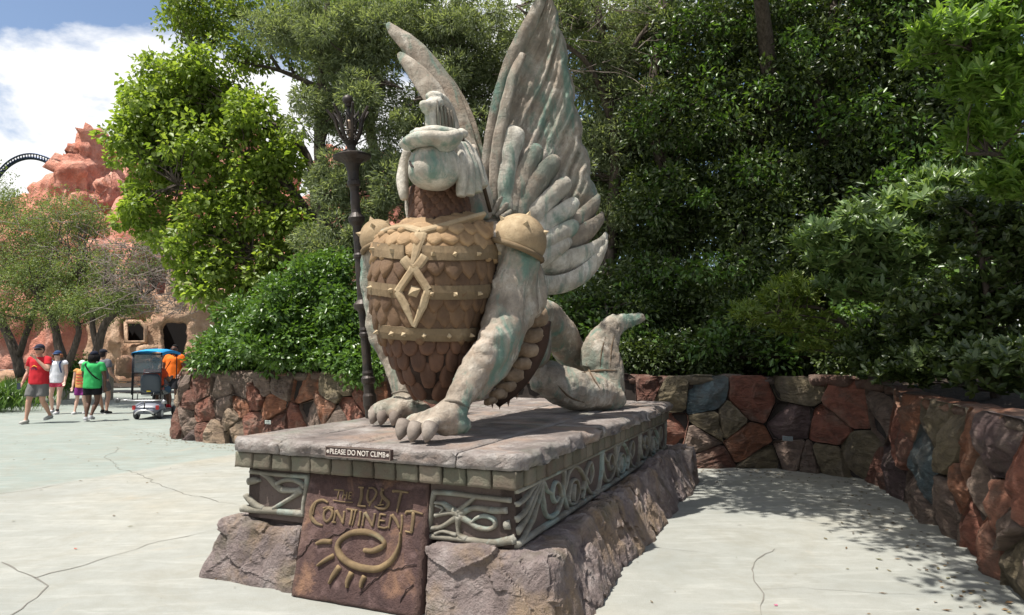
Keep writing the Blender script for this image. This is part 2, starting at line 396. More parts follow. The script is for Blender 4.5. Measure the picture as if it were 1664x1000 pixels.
m = NT('far_ground', .95); m.col(m.ramp(m.noise(.05, 5), [(.35, (.06, .08, .035)), (.7, (.12, .12, .07))])); M['far'] = m.m
o = add('far_ground', [(-2500, -1200, -.02), (2500, -1200, -.02), (2500, 2600, -.02), (-2500, 2600, -.02)], [(0, 1, 2, 3)], M['far'], loc=(0, 0, -.02)); tag(o, kind='structure')
# cracks and joints: narrow dark seams laid 4 mm over the concrete
m = NT('crack_dirt', 1.); m.col((.17, .16, .14)); M['crack'] = m.m
def crack(px, w=.006, jit=.03, seed=0):
    r = random.Random(seed); pts = [G(x, y) for x, y in px]; q = []
    for a, b in zip(pts, pts[1:]):
        L = np.linalg.norm(b-a); n = max(2, int(L/.09))
        for i in range(n):
            d = nrm(b-a); p = a+(b-a)*i/n; k = fbm(p, 2.2, 3, seed)*jit*1.6 + r.uniform(-.35, .35)*jit
            q.append(p + np.array([-d[1], d[0], 0])*k)
    q.append(pts[-1]); V = []; F_ = []
    for i, p in enumerate(q):
        d = nrm(q[min(i+1, len(q)-1)]-q[max(i-1, 0)]); ww = w*(.5+r.random()*.9)*(1 if i < len(q)-3 else .3)
        nn = np.array([-d[1], d[0], 0])*ww/2; V += [p+nn+[0, 0, .004], p-nn+[0, 0, .004]]
        if i: F_.append((2*i-2, 2*i-1, 2*i+1, 2*i))
    tag(add('pavement_crack', V, F_, M['crack']), kind='structure')
crack([(0, 915), (30, 928), (60, 942), (76, 953), (60, 972), (20, 1000), (-20, 1030)], .011, .02, 1)
crack([(60, 941), (115, 925), (200, 900), (240, 886), (300, 872), (355, 860)], .009, .03, 2)
crack([(190, 727), (183, 735), (170, 745), (190, 762), (230, 772), (270, 790), (330, 812), (395, 822)], .008, .05, 3)
crack([(-20, 805), (50, 797), (110, 785)], .012, .004, 4)
crack([(110, 785), (180, 778), (240, 768), (300, 760), (375, 753)], .006, .004, 5)
crack([(-10, 735), (12, 732)], .01, .01, 6)
crack([(130, 720), (160, 718)], .01, .01, 7)
crack([(1262, 893), (1240, 905), (1218, 920), (1225, 945), (1238, 965), (1232, 985), (1240, 1010)], .008, .02, 8)
crack([(1238, 958), (1300, 955), (1380, 963), (1450, 968), (1520, 968), (1600, 970)], .003, .02, 9)
crack([(1050, 888), (1110, 895), (1180, 900), (1235, 908)], .003, .02, 10)
crack([(1560, 908), (1570, 915), (1585, 920)], .006, .012, 12)
crack([(0, 760), (-30, 765)], .01, .01, 13)
crack([(170, 690), (230, 700), (275, 712)], .006, .03, 14)
# ------------------------------------------------------------------ the boulder retaining wall
WPATH = catmull([(-5.2, 16.6), (-6.1, 15.2), (-6.62, 14.1), (-6.45, 13.2), (-5.75, 12.7), (-4.6, 12.05), (-3., 11.2), (-1., 10.45), (1., 9.95), (2.6, 9.72), (3.5, 9.7), (4.22, 9.2), (4.5, 8.55), (4.3, 7.7), (4.0, 6.65), (3.62, 5.4), (3.32, 4.5), (3.05, 3.4), (2.9, 2.2)], 8)
WPATH = [np.array([p[0], p[1]]) for p in WPATH]
WS = [0.]
for a, b in zip(WPATH, WPATH[1:]): WS.append(WS[-1]+np.linalg.norm(b-a))
WH = 1.27
def wall_at(s):
    s = min(max(s, 0.), WS[-1]-1e-4); i = max(0, int(np.searchsorted(WS, s, 'right'))-1); i = min(i, len(WPATH)-2)
    t = (s-WS[i])/(WS[i+1]-WS[i]); p = WPATH[i]*(1-t)+WPATH[i+1]*t
    d = (WPATH[i+1]-WPATH[i]); d /= np.linalg.norm(d)
    j = min(i+1, len(WPATH)-2); d2 = WPATH[j+1]-WPATH[j]; d2 /= np.linalg.norm(d2); d = d*(1-t)+d2*t; d /= np.linalg.norm(d)
    return p, np.array([d[1], -d[0]])                    # point and outward (viewer side) normal
BATTER = .10
WBEND = WS[8*11]
def hs(s): return 1-.105*min(1, max(0, (s-WBEND)/1.6))
def wall_pt(s, z, h=0.):
    p, n = wall_at(s); z = z*hs(s); q = p - n*BATTER*z/WH + n*h; return np.array([q[0], q[1], z])
def wall_hit(x, y):
    best = None; d = ray(x, y)
    for i in range(len(WPATH)-1):
        a, b = WPATH[i], WPATH[i+1]; e = b-a; den = d[0]*e[1]-d[1]*e[0]
        if abs(den) < 1e-9: continue
        t = (a[0]*e[1]-a[1]*e[0])/den; k = ((d[0]*t-a[0])*e[0] + (d[1]*t-a[1])*e[1])/(e@e)
        if 0 <= k < 1 and t > 0 and (best is None or t < best[0]):
            best = (t, WS[i]+k*math.sqrt(e@e), EYE+d[2]*t)
    return best and (best[1], best[2]/hs(best[1]))
RB = (.19, .085, .06); RU = (.34, .145, .08); GB = (.23, .165, .13); OL = (.21, .17, .105); PU = (.14, .095, .09); BL = (.14, .185, .195); SA = (.44, .20, .13); TN = (.36, .26, .18); RE = (.30, .12, .08)
SEEDS = [(292, 630, GB), (318, 631, RB), (358, 634, GB), (303, 652, RB), (300, 678, GB), (329, 673, RE), (284, 668, PU), (286, 696, RB), (308, 697, GB), (330, 699, RB), (314, 711, PU), (362, 659, GB), (375, 680, TN), (388, 656, RU), (391, 638, GB), (425, 627, GB), (448, 622, GB), (438, 661, RU), (413, 645, RE), (350, 710, TN), (413, 692, RE), (449, 694, RB), (385, 703, TN), (495, 632, RU), (503, 671, GB), (529, 663, RU), (539, 638, OL), (562, 627, OL), (564, 663, RE), (585, 640, RE), (482, 690, RE), (551, 677, GB), (615, 644, RU), (640, 640, RB),
 (1011, 626, PU), (1055, 624, RB), (1090, 641, OL), (1147, 648, BL), (1090, 701, RE), (1141, 715, GB), (1155, 691, OL), (1188, 686, OL), (1222, 654, RE), (1209, 714, RU), (1293, 630, OL), (1286, 683, PU), (1154, 748, RB), (1240, 760, OL), (1295, 746, GB), (1376, 660, RE), (1346, 699, RE), (1311, 751, GB), (1345, 745, OL), (1392, 739, OL), (1424, 657, GB), (1463, 662, RU), (1456, 706, RE), (1452, 763, PU), (1500, 760, BL), (1512, 680, OL), (1538, 722, OL), (1494, 824, GB), (1437, 793, RB), (1543, 832, GB), (1581, 855, RE), (1612, 890, SA), (1566, 760, RU), (1557, 788, RU), (1589, 803, GB), (1625, 832, SA), (1614, 725, PU), (1652, 800, RE), (1653, 905, OL), (1640, 860, GB)]
seeds = []
for x, y, c in SEEDS:
    h = wall_hit(x, y)
    if h and -.1 < h[1] < WH+.15: seeds.append((h[0], h[1], c))
s_ = .15; taken = [q[0] for q in seeds]
lo1, hi1 = min(t for t in taken if t < 14), max(t for t in taken if t < 14)
lo2 = min(t for t in taken if t > 12.5 and t > hi1+.5)
rr_ = random.Random(5)
for (a, b) in ((0, lo1-.25), (hi1+.3, lo2-.3), (max(taken)+.3, WS[-1])):
    s = a+.2
    while s < b:
        z = rr_.uniform(.1, .25)
        while z < WH:
            seeds.append((s+rr_.uniform(-.15, .15), z, rr_.choice([RB, RU, GB, OL, PU, RE, GB, TN]))); z += rr_.uniform(.32, .55)
        s += rr_.uniform(.4, .62)
def clip(poly, nx, ny, c):
    out = []
    for i in range(len(poly)):
        p, q = poly[i], poly[(i+1) % len(poly)]; a = p[0]*nx+p[1]*ny-c; b = q[0]*nx+q[1]*ny-c
        if a <= 0: out.append(p)
        if a*b < 0:
            t = a/(a-b); out.append((p[0]+(q[0]-p[0])*t, p[1]+(q[1]-p[1])*t))
    return out
def chaikin(poly, k=1, f=.2):
    for _ in range(k):
        out = []
        for i in range(len(poly)):
            p, q = np.array(poly[i]), np.array(poly[(i+1) % len(poly)]); out += [p*(1-f)+q*f, p*f+q*(1-f)]
        poly = out
    return poly
wall = empty('boulder_wall', (WPATH[60][0], WPATH[60][1], 0), 'low curved retaining wall of mixed red brown and blue boulders below the shrubs', 'wall')
V = []; F_ = []
for i in range(len(WPATH)):
    s = WS[i]
    for q in (wall_pt(s, 0, -.05), wall_pt(s, WH-.06, -.05), wall_pt(s, WH-.06, -.42), wall_pt(s, 0, -.42)): V.append(q)
    if i:
        for j in range(4):
            a, b = (i-1)*4+j, (i-1)*4+(j+1) % 4; F_.append((a, a+4, b+4, b))
add('mortar_core', V, F_, M['mortar'], wall)
nst = 0
for k, (s0, z0, c) in enumerate(seeds):
    top = WH + .05*noise.noise(Vector((s0*2.1, 0, 3)))+.03
    poly = [(s0-.75, -.03), (s0+.75, -.03), (s0+.75, top), (s0-.75, top)]
    for j, (s1, z1, _) in enumerate(seeds):
        if j == k or abs(s1-s0) > 1.6: continue
        nx, ny = s1-s0, z1-z0; poly = clip(poly, nx, ny, nx*(s0+s1)/2+ny*(z0+z1)/2)
        if len(poly) < 3: break
    if len(poly) < 3: continue
    cx = np.array(poly).mean(0)
    # joint
    P2 = []
    for p in poly:
        d = np.array(p)-cx; L = np.linalg.norm(d); P2.append(cx+d*max(.3, (L-.011)/L))
    poly = chaikin(P2, 1, .10); m_ = []
    for i in range(len(poly)):
        p, q = poly[i], poly[(i+1) % len(poly)]; n_ = max(1, int(round(np.linalg.norm(q-p)/.055)))
        for t in range(n_): m_.append(p+(q-p)*t/n_)
    poly = m_; n = len(poly); ext = min(np.ptp([p[0] for p in poly]), np.ptp([p[1] for p in poly]))
    Hh = min(.11, .08+ext*.10)*rr_.uniform(.75, 1.2); V = []; F_ = []
    tilt = np.array([rr_.uniform(-.10, .10), rr_.uniform(-.08, .10)])
    pls = [(rr_.uniform(0, 6.28), rr_.uniform(.25, .75), rr_.uniform(0., .10)) for _ in range(rr_.randint(3, 5))]
    rings = [(1., -.12), (1., .30), (.99, .70), (.96, .90), (.90, .99), (.78, 1.02), (.6, 1.03), (.4, 1.04), (.2, 1.04)]
    for t, h in rings:
        for p in poly:
            w_ = (cx*(1-t) + p*t); jn = fbm((w_[0]*1.0, w_[1], k*.37), 5., 4, k*1.3); rd = abs(noise.noise(Vector((w_[0]*4+k, w_[1]*6, k*.7))))
            wob = 1+.02*fbm((w_[0], w_[1], k), 9, 2, 3)
            hh = h*Hh
            if h > .05: hh += (w_-cx)@tilt*min(1, h) + .042*jn*min(1, h) - .05*rd*(1 if h > .7 else .4)
            if h > .4:
                dd = w_-cx; hh = min([hh] + [Hh*1.12 + o_*.3 - g_*max(0, dd[0]*math.cos(a_)+dd[1]*math.sin(a_)) for a_, g_, o_ in pls]) + .022*facet((w_[0], w_[1]*1.6, k), 6., k) + .010*fbm((w_[0], w_[1]*2.2, k), 11., 3, k)
            V.append(wall_pt(cx[0]+(w_[0]-cx[0])*wob, max(-.02, cx[1]+(w_[1]-cx[1])*wob), hh))
    for i in range(len(rings)-1):
        for j in range(n):
            a, b = i*n+j, i*n+(j+1) % n; F_.append((a, b, b+n, a+n))
    V.append(wall_pt(cx[0], cx[1], Hh*1.05+.03*fbm((cx[0], cx[1], k*.37), 5., 4, k*1.3))); L = len(V)-1
    for j in range(n): F_.append(((len(rings)-1)*n+j, (len(rings)-1)*n+(j+1) % n, L))
    # bevelled upper face so the top course has depth
    f = rr_.uniform(1.0, 1.4)
    o = add('boulder', V, F_, M['wallstone'], wall, smooth=False, color=tuple(x*f for x in c)); nst += 1
# cap stones along the top, lying back into the bed
s = .2
while s < WS[-1]-.3:
    w = rr_.uniform(.32, .62); d = rr_.uniform(.3, .38); t = rr_.uniform(.02, .07)
    c8 = [[[wall_pt(s+(w if i else 0), 0, -(.06 if j == 0 else .06+d)) * [1, 1, 0] + [0, 0, hs(s)*(WH-.12 if k_ == 0 else WH-.015+t*(1-.3*j))] for k_ in (0, 1)] for j in (0, 1)] for i in (0, 1)]
    V, F_ = hexa(c8, (5, 4, 2), .03, 4., s, .05)
    c = rr_.choice([RB, RU, GB, OL, PU, RE]); add('cap_stone', V, F_, M['wallstone'], wall, smooth=True, color=c); s += w+.015
# small number plates screwed to the wall
for (x, y) in ((448, 685), (1285, 711)):
    h = wall_hit(x, y)
    q = wall_pt(h[0], h[1], .20); p, n = wall_at(h[0]); n = np.array([n[0], n[1], 0]); t = np.array([-n[1], n[0], 0])
    mb = MB(); mb.add(*box(q, t*.066, n*.006, ZA*.030)); pl = mb.build('number_plate', M['plastic'], wall, color=(.5, .54, .50) if x < 900 else (.16, .19, .20))  # right plate given a darker colour for the shade it hangs in
    mb = MB()
    for r_ in (-.014, .012):
        for i in range(5): mb.add(*box(q+t*(-.045+i*.0225)+ZA*r_+n*.008, t*.007, n*.002, ZA*.006))
    mb.build('plate_marks', M['plastic'], pl, color=(.12, .13, .12))
# planted ground behind the wall
V = []; F_ = []
for i in range(len(WPATH)):
    p, n = wall_at(WS[i]); a = p-n*.3
    q = p-n*14. if i > 12 else p - n*8.
    V += [(a[0], a[1], (WH-.09)*hs(WS[i])), (*(p-n*2.), WH+.05), (q[0], q[1], WH+.3)]
    if i:
        for j in (0, 1): F_.append(((i-1)*3+j, i*3+j, i*3+j+1, (i-1)*3+j+1))
m = NT('leaf_litter', 1.); m.col(m.ramp(m.noise(12, 6, .7), [(.35, (.018, .014, .010)), (.7, (.07, .05, .035))])); m.bump(m.noise(40, 5), 1., .03); M['soil'] = m.m
tag(add('planting_bed', V, F_, M['soil'], loc=(0, 8, WH)), kind='structure')
print('stones', nst)

# dry leaves and grit lying on the paving: more of it along the foot of the wall
V = []; F_ = []; r = random.Random(8)
for i in range(900):
    if i < 620:
        s_ = r.uniform(3, WS[-1]-.5); p, n = wall_at(s_); d = .12+abs(r.gauss(0, .35)); x, y = p+n*d
    else: x, y = r.uniform(-9, 4), r.uniform(3.4, 16)
    L, w, a = r.uniform(.012, .035), r.uniform(.006, .014), r.uniform(0, 6.28)
    if y < 6 and i >= 620: L *= .6; w *= .6
    c, q = math.cos(a), math.sin(a); k = len(V); z = .006
    V += [(x-c*L, y-q*L, z), (x-q*w, y+c*w, z+r.uniform(.0, .010)), (x+c*L, y+q*L, z+.004), (x+q*w, y-c*w, z+.002)]; F_ += [(k, k+1, k+2), (k, k+2, k+3)]
m = NT('dry_leaf', .9); m.col(m.ramp(m.geo.outputs['Random Per Island'], [(0., (.06, .04, .025)), (.5, (.16, .10, .05)), (1., (.12, .12, .06))])); M['dry'] = m.m
tag(add('leaf_litter', V, F_, M['dry'], loc=(0, 8, 0)), kind='stuff')
for (x, y, c_, lab) in ((123, 893, (.4, .10, .06), 'small red orange scrap lying on the pale paving at left'), (1261, 985, (.45, .12, .2), 'tiny pink scrap on the paving near the bottom edge at right')):
    p = G(x, y); q = [p+np.array([a, b, h]) for a, b, h in ((-.012, -.006, .006), (.008, -.009, .006), (.012, .005, .010), (-.003, .008, .008), (-.012, .004, .012))]
    tag(add('paper_scrap', q, [(0, 1, 2), (0, 2, 3), (0, 3, 4)], M['plastic'], color=c_), lab, 'litter')
# ------------------------------------------------------------------ pedestal
U0, U1, V0, V1 = -3.86, -1.56, 3.76, 8.75
ZT, ZS, ZB, ZC = 1.0, .90, .785, .42
ped = empty('pedestal', W(-2.7, 6.2, 0), 'long stone pedestal with carved frieze bands and rough boulder skirt under the winged statue', 'pedestal')
rp = random.Random(3)
core = MB(); core.add(*box(W((U0+U1)/2, (V0+V1)/2+.05, .45), UA*((U1-U0)/2-.13), VA*((V1-V0)/2-.13), ZA*.47)); core.build('core', M['carve_back'], ped)
# --- top slabs: four columns, three rows
ju = [U0] + [uvw(G(x, y, ZT))[0] for x, y in ((448, 716), (552, 725), (724, 738))] + [U1]
jv = [V0, V0+1.75, V0+3.4, V1]
for i in range(4):
    for j in range(3):
        g = .006; a, b = ju[i]+(g if i else 0), ju[i+1]-(g if i < 3 else 0); c, d = jv[j]+(g if j else 0), jv[j+1]-(g if j < 2 else 0)
        outer = dict(l=i == 0, r=i == 3, f=j == 0, b=j == 2)
        def nm(q, t, outer=outer, sd=i*3+j, a=a, b=b, c=c, d=d):
            # chipped outer edges, flat joints
            e = 0
            uu, vv, zz = uvw(q)
            topf = t[2]
            ch = .028*abs(noise.noise(Vector((uu*7, vv*7, 2.)))) + .012
            if outer['f'] and t[1] == 0: vv = V0 + .012 + .035*noise.fractal(Vector((uu*9, zz*14, 1)), .8, 2.2, 4)*.8 + (ch if topf == 1 else 0)
            if outer['b'] and t[1] == 1: vv = V1 + .03*fbm((uu, zz, 2), 8, 3)
            if outer['r'] and t[0] == 1: uu = U1 + .045*noise.fractal(Vector((vv*8, zz*14, 5)), .8, 2.2, 4) - (ch*1.6 if topf == 1 else 0)
            if outer['l'] and t[0] == 0: uu = U0 + .03*fbm((vv, zz, 3), 8, 3) + (ch if topf == 1 else 0)
            cu = max(0, 1-min(abs(uu-U0), abs(uu-U1))/.10); cv = max(0, 1-min(abs(vv-V0), abs(vv-V1))/.10)
            if cu > 0 and cv > 0:
                k = cu*cv*.045; uu += k*(1 if uu < -2.7 else -1); vv += k*(1 if vv < 6 else -1)
            edge = min(abs(uu-a), abs(uu-b), abs(vv-c), abs(vv-d))
            if topf == 1: zz = ZT + .006*fbm((uu, vv, 0), 3, 3, sd) - .012*max(0, 1-edge/.03) - (.018*max(0, 1-edge/.03) if (outer['r'] and abs(uu-b) < .04) or (outer['f'] and abs(vv-c) < .04) else 0)
            elif topf == 0: zz = ZS
            else: zz = ZS + (ZT-ZS)*topf
            return W(uu, vv, zz)
        nu = max(6, int((b-a)/.045)); nv = max(6, int((d-c)/.05))
        V, F_ = hexa(c8box(a, b, c, d, ZS, ZT), (nu, nv, 4), 0, 4, 0, 0, nmap=nm)
        add('paving_slab', V, F_, M['slab'], ped, smooth=True)
# --- course of small blocks under the slab
blocks = []
for t in range(3):
    V, F_ = hexa([[[np.array([x, y, z]) for z in (-.5, .5)] for y in (-.5, .5)] for x in (-.5, .5)], (6, 4, 6), .035, 3.4, t*3.1, .025)
    blocks.append(mkmesh('course_block', V, F_, M['brick'], True))
def block(c, ax, ay, h):
    m_ = Matrix.Identity(4)
    for r_ in range(3):
        m_[r_][0], m_[r_][1], m_[r_][2], m_[r_][3] = ax[r_], ay[r_], (ZA*h)[r_], c[r_]
    inst('course_block', rp.choice(blocks), ped, m_)
n = 13; w = (U1-U0-.08)/n
for i in range(n):
    for vv, sg in ((V0+.10, 1), (V1-.10, -1)):
        block(W(U0+.04+w*(i+.5), vv+rp.uniform(-.006, .006), (ZS+ZB)/2-.002), UA*(w-.014+rp.uniform(-.006, .004)), VA*.13, ZS-ZB-.004)
n = 26; w = (V1-V0-.36)/n
for i in range(n):
    for uu in (U1-.10, U0+.10):
        block(W(uu+rp.uniform(-.006, .006), V0+.18+w*(i+.5), (ZS+ZB)/2-.002), UA*.13, VA*(w-.014+rp.uniform(-.006, .004)), ZS-ZB-.004)
# --- relief helper: a raised moulding along a line on a plane
def relief(mb, pts, w, h, n, k=5, taper=None, closed=False):
    n = nrm(n); w = [w]*len(pts) if np.isscalar(w) else list(w)
    if closed: pts = list(pts)+[pts[0], pts[1]]; w = w+[w[0], w[1]]
    q = catmull([np.append(p, a) for p, a in zip(pts, w)], k); V = []; F_ = []
    if closed: q = q[:-k]
    L = len(q)
    for i, a in enumerate(q):
        T = nrm(q[min(i+1, L-1)][:3]-q[max(i-1, 0)][:3]); B = nrm(np.cross(n, T)); ww = a[3]; p = a[:3]
        for s, hh in ((-.5, -.25), (-.42, .7), (-.15, 1.), (.15, 1.), (.42, .7), (.5, -.25)): V.append(p+B*s*ww+n*h*hh*(1+.15*fbm(p, 14, 2)))
        if i:
            for j in range(5): F_.append(((i-1)*6+j, i*6+j, i*6+j+1, (i-1)*6+j+1))
    F_.append((0, 1, 2, 3, 4, 5)); F_.append(tuple(range((L-1)*6, L*6))[::-1])
    mb.add(V, F_)
# --- frieze, front: two panels in the plane v = 3.87; text panel between them
VF = 3.885; nF = -VA
UR = U1-.09; UL = U0+.10
ub1 = uvw(PL(500, 810, W(0, VF, 0), nF))[0]; ub2 = uvw(PL(700, 830, W(0, VF, 0), nF))[0]
mb = MB(); mb.add(*box(W((ub2+UR)/2, VF+.05, (ZC+ZB)/2), UA*(UR-ub2)/2, VA*.05, ZA*(ZB-ZC)/2)); mb.build('frieze_ground', M['carve_back'], ped)
mb = MB(); mb.add(*box(W((UL+ub1)/2, VF+.05, (ZC+ZB)/2), UA*(ub1-UL)/2, VA*.05, ZA*(ZB-ZC)/2)); mb.build('frieze_ground', M['carve_back'], ped)
def fz(L, x0, y0, s): return [PL(x0+x*s, y0+y*s, W(0, VF, 0), nF) for x, y in L]
def strips(name, defs, conv, n, h=.028):
    mb = MB()
    for L, w, *c in defs: relief(mb, conv(L), w, h, n, 4, closed=bool(c))
    return mb.build(name, M['carve'], ped, smooth=True)
# front right panel (traced from its own 1000-pixel enlargement: 680,680 + .22)
f2 = lambda L: fz(L, 680, 680, .22)
strips('frieze_relief', [
 ([(112, 545), (250, 552), (420, 575), (560, 590), (690, 605)], .034), ([(120, 545), (105, 640), (95, 740), (75, 875)], .034),
 ([(80, 868), (200, 878), (330, 890), (480, 912), (600, 915), (715, 890)], [.04, .035, .035, .045, .05, .06]), ([(700, 880), (712, 925)], .03),
 ([(130, 620), (190, 630), (240, 670), (310, 715)], [.02, .03, .05, .06]), ([(130, 715), (200, 700), (260, 695), (310, 715)], [.03, .03, .035, .06]), ([(135, 640), (185, 665), (165, 700)], .018),
 ([(310, 710), (240, 760), (170, 800), (100, 810)], [.06, .035, .03, .03]), ([(300, 720), (298, 800), (310, 860), (360, 895)], [.06, .03, .03, .045]), ([(130, 850), (190, 830), (290, 860)], .024),
 ([(300, 690), (340, 650), (390, 610), (425, 575)], [.05, .035, .03, .03]), ([(310, 705), (380, 670), (450, 662), (560, 680), (660, 680)], [.06, .035, .035, .04, .04]),
 ([(310, 715), (380, 760), (440, 800), (520, 815), (570, 790), (560, 745), (500, 720), (440, 730), (400, 765)], [.06, .04, .035, .03, .03, .03, .028, .024, .016]),
 ([(640, 790), (680, 785)], [.05, .06])], f2, nF)
# front left panel (340,680 + .18)
f1 = lambda L: fz(L, 340, 680, .18)
strips('frieze_relief', [
 ([(385, 478), (480, 490), (620, 505), (760, 515), (905, 525)], .034), ([(895, 520), (885, 640), (865, 760), (855, 880)], .036),
 ([(300, 810), (420, 825), (560, 830), (700, 845), (850, 860)], [.055, .05, .05, .045, .045]), ([(330, 690), (380, 740), (440, 790), (500, 810)], [.03, .05, .05, .03]),
 ([(470, 490), (540, 530), (600, 590), (660, 640), (740, 650), (820, 650)], [.02, .04, .05, .05, .04, .04]), ([(620, 590), (680, 560), (760, 555), (830, 580), (870, 620)], .034),
 ([(840, 640), (770, 700), (690, 750), (590, 810)], [.06, .035, .03, .03]), ([(360, 570), (420, 560), (470, 560)], [.055, .05, .02])], f1, nF)
# frieze, right flank: plane u = UR; (distance along v, height) in metres
sidep = lambda L: [W(UR, v_, z) for v_, z in L]
mb = MB(); mb.add(*box(W(UR-.05, (VF+V1-.09)/2, (ZC+ZB)/2), UA*.05, VA*(V1-.09-VF)/2, ZA*(ZB-ZC)/2)); mb.build('frieze_ground', M['carve_back'], ped)
mb = MB(); mb.add(*box(W(UL+.05, (VF+V1-.09)/2, (ZC+ZB)/2), UA*.05, VA*(V1-.09-VF)/2, ZA*(ZB-ZC)/2)); mb.build('frieze_ground', M['carve_back'], ped)
S1 = [([(VF, ZB-.02), (5.5, ZB-.02), (7, ZB-.02), (V1-.1, ZB-.02)], .035), ([(VF, ZC+.025), (5.5, ZC+.02), (7, ZC+.02), (V1-.1, ZC+.02)], .045),
 ([(VF, ZB-.10), (4.0, ZB-.09), (4.12, ZB-.05), (4.25, ZB-.01)], .03), ([(VF, ZB-.19), (4.0, ZB-.17), (4.12, ZB-.10), (4.26, ZB-.02)], [.04, .035, .03, .02]),
 ([(VF+.01, ZC+.10), (4.05, ZC+.16), (4.2, ZC+.27), (4.3, ZB-.01)], [.05, .04, .03, .025]), ([(3.93, ZC+.02), (4.1, ZC+.1), (4.22, ZC+.2), (4.32, ZB-.02)], [.03, .04, .03, .03])]
for k, v0 in enumerate((4.3, 5.75, 7.2)):
    q = lambda L: [(v0+a, ZC+b) for a, b in L]
    S1 += [(q([(0, .34), (.02, .2), (.10, .09), (.25, .06), (.38, .12), (.44, .24), (.46, .34)]), .034),
      (q([(.46, .34), (.44, .18), (.5, .08), (.56, .02)]), .03), (q([(.40, .16), (.34, .26), (.26, .28), (.2, .22), (.25, .15), (.33, .17)]), .024), (q([(.2, .22), (.1, .26), (.03, .33)]), .026),
      (q([(.46, .2), (.55, .3), (.7, .33), (.86, .27), (.95, .17), (.9, .05)]), .032), (q([(.55, .12), (.62, .22), (.74, .22), (.8, .13), (.72, .06), (.6, .07)]), .026, 1), (q([(.66, .08), (.68, .2)]), .018),
      (q([(.9, .12), (1.0, .25), (1.12, .3), (1.16, .2), (1.06, .14), (.98, .2)]), .026), (q([(.95, .17), (1.1, .06), (1.3, .03), (1.42, .15), (1.45, .34)]), .034)]
strips('frieze_relief', S1, sidep, UA, .03)
# --- sloping text panel
ptop = np.array(W(0, VF+.005, ZB-.005)); pbot = np.array(W(0, 3.665, .0)); pn = nrm(np.cross(UA, ptop-pbot)); pn = pn if pn@VA < 0 else -pn
pu0, pu1 = uvw(PL(472, 965, pbot, pn))[0], uvw(PL(678, 1000, pbot, pn))[0]
def panel_pt(a, t, d=0.): 
    q = pbot*(1-t)+ptop*t; return W(a, *uvw(q)[1:])+pn*d
UB1, UB2 = ub1+.008, ub2-.008
c8 = [[[None]*2, [None]*2], [[None]*2, [None]*2]]
for i, (lo, hi) in enumerate(((pu0, UB1), (pu1, UB2))):
    for j, d in enumerate((0, -.16)):
        c8[i][j][0] = panel_pt(lo, 0, d if j == 0 else -.3); c8[i][j][1] = panel_pt(hi, 1, d)
V, F_ = hexa(c8, (30, 3, 30), .006, 9, 2., .01)
add('inscription_panel', V, F_, M['panel'], ped, smooth=True)
pan = lambda L: [PL(480+x*.24, 760+y*.24, pbot+pn*.004, pn) for x, y in L]
LET = {'THE': [([(265, 150), (330, 155)], .012), ([(298, 152), (285, 212)], .010), ([(330, 160), (320, 215)], .010), ([(352, 165), (345, 215)], .010), ([(325, 185), (350, 188)], .008), ([(368, 165), (362, 215)], .010), ([(368, 168), (385, 168)], .008), ([(366, 190), (380, 190)], .008), ([(362, 212), (382, 213)], .008), ([(258, 222), (320, 232), (388, 235)], .010)],
 'LOST': [([(450, 135), (447, 200), (430, 255)], [.024, .028, .026]), ([(430, 134), (465, 136)], .014), ([(425, 256), (450, 260), (478, 262)], .018),
  ([(495, 150), (488, 200), (500, 235), (530, 215), (550, 170), (530, 140), (500, 138)], [.012, .02, .022, .018, .02, .016, .012]), ([(515, 232), (500, 262)], .014),
  ([(600, 150), (580, 170), (600, 205), (630, 240), (610, 275), (570, 278), (540, 262)], [.012, .02, .028, .03, .026, .022, .016]), ([(585, 140), (590, 200), (575, 245)], .014), ([(560, 255), (600, 250)], .012),
  ([(660, 160), (700, 160), (765, 170)], [.022, .022, .014]), ([(718, 168), (705, 220), (695, 270), (690, 305)], [.022, .022, .018, .010])],
 'CONTINENT': [([(222, 238), (185, 220), (140, 235), (110, 280), (108, 335), (140, 375), (185, 392)], [.014, .022, .026, .032, .034, .028, .012]), ([(150, 225), (130, 270), (120, 320)], .012),
  ([(225, 275), (198, 300), (195, 345), (215, 365), (245, 335), (250, 295), (225, 272)], [.018, .022, .022, .02, .024, .024, .018]), ([(190, 275), (225, 268), (258, 275)], .016),
  ([(275, 292), (268, 335), (258, 372)], .018), ([(278, 292), (300, 330), (325, 378)], .022), ([(332, 295), (328, 340), (322, 380)], .018), ([(250, 370), (275, 372)], .012),
  ([(350, 280), (380, 285), (420, 290)], .016), ([(385, 288), (380, 340), (368, 390)], .020), ([(410, 290), (400, 340), (385, 395)], .012), ([(442, 295), (438, 345), (428, 398)], .018),
  ([(470, 305), (462, 350), (455, 398)], .018), ([(472, 305), (498, 350), (525, 398)], .024), ([(540, 310), (532, 355), (522, 398)], .018),
  ([(578, 312), (570, 355), (562, 402)], .018), ([(578, 315), (612, 322)], .014), ([(572, 358), (606, 362)], .013), ([(562, 402), (600, 410), (622, 405)], .016),
  ([(650, 320), (642, 365), (632, 412)], .018), ([(655, 320), (685, 365), (705, 412)], [.024, .026, .016]), ([(722, 320), (722, 380), (716, 440)], [.018, .018, .012]),
  ([(745, 315), (760, 298), (810, 300), (862, 315)], [.016, .024, .020, .012]), ([(800, 302), (795, 370), (785, 440)], [.028, .028, .026]), ([(745, 432), (790, 442)], .014)]}
ins = []
for word, defs in LET.items():
    for L, w in defs:
        w = [q*.85 for q in w] if not np.isscalar(w) else w*.85
        mb = MB(); relief(mb, pan(L), w, .008 if word != 'THE' else .006, pn, 5)
        o = mb.build('letter_stroke', M['gold'], ped, smooth=True)
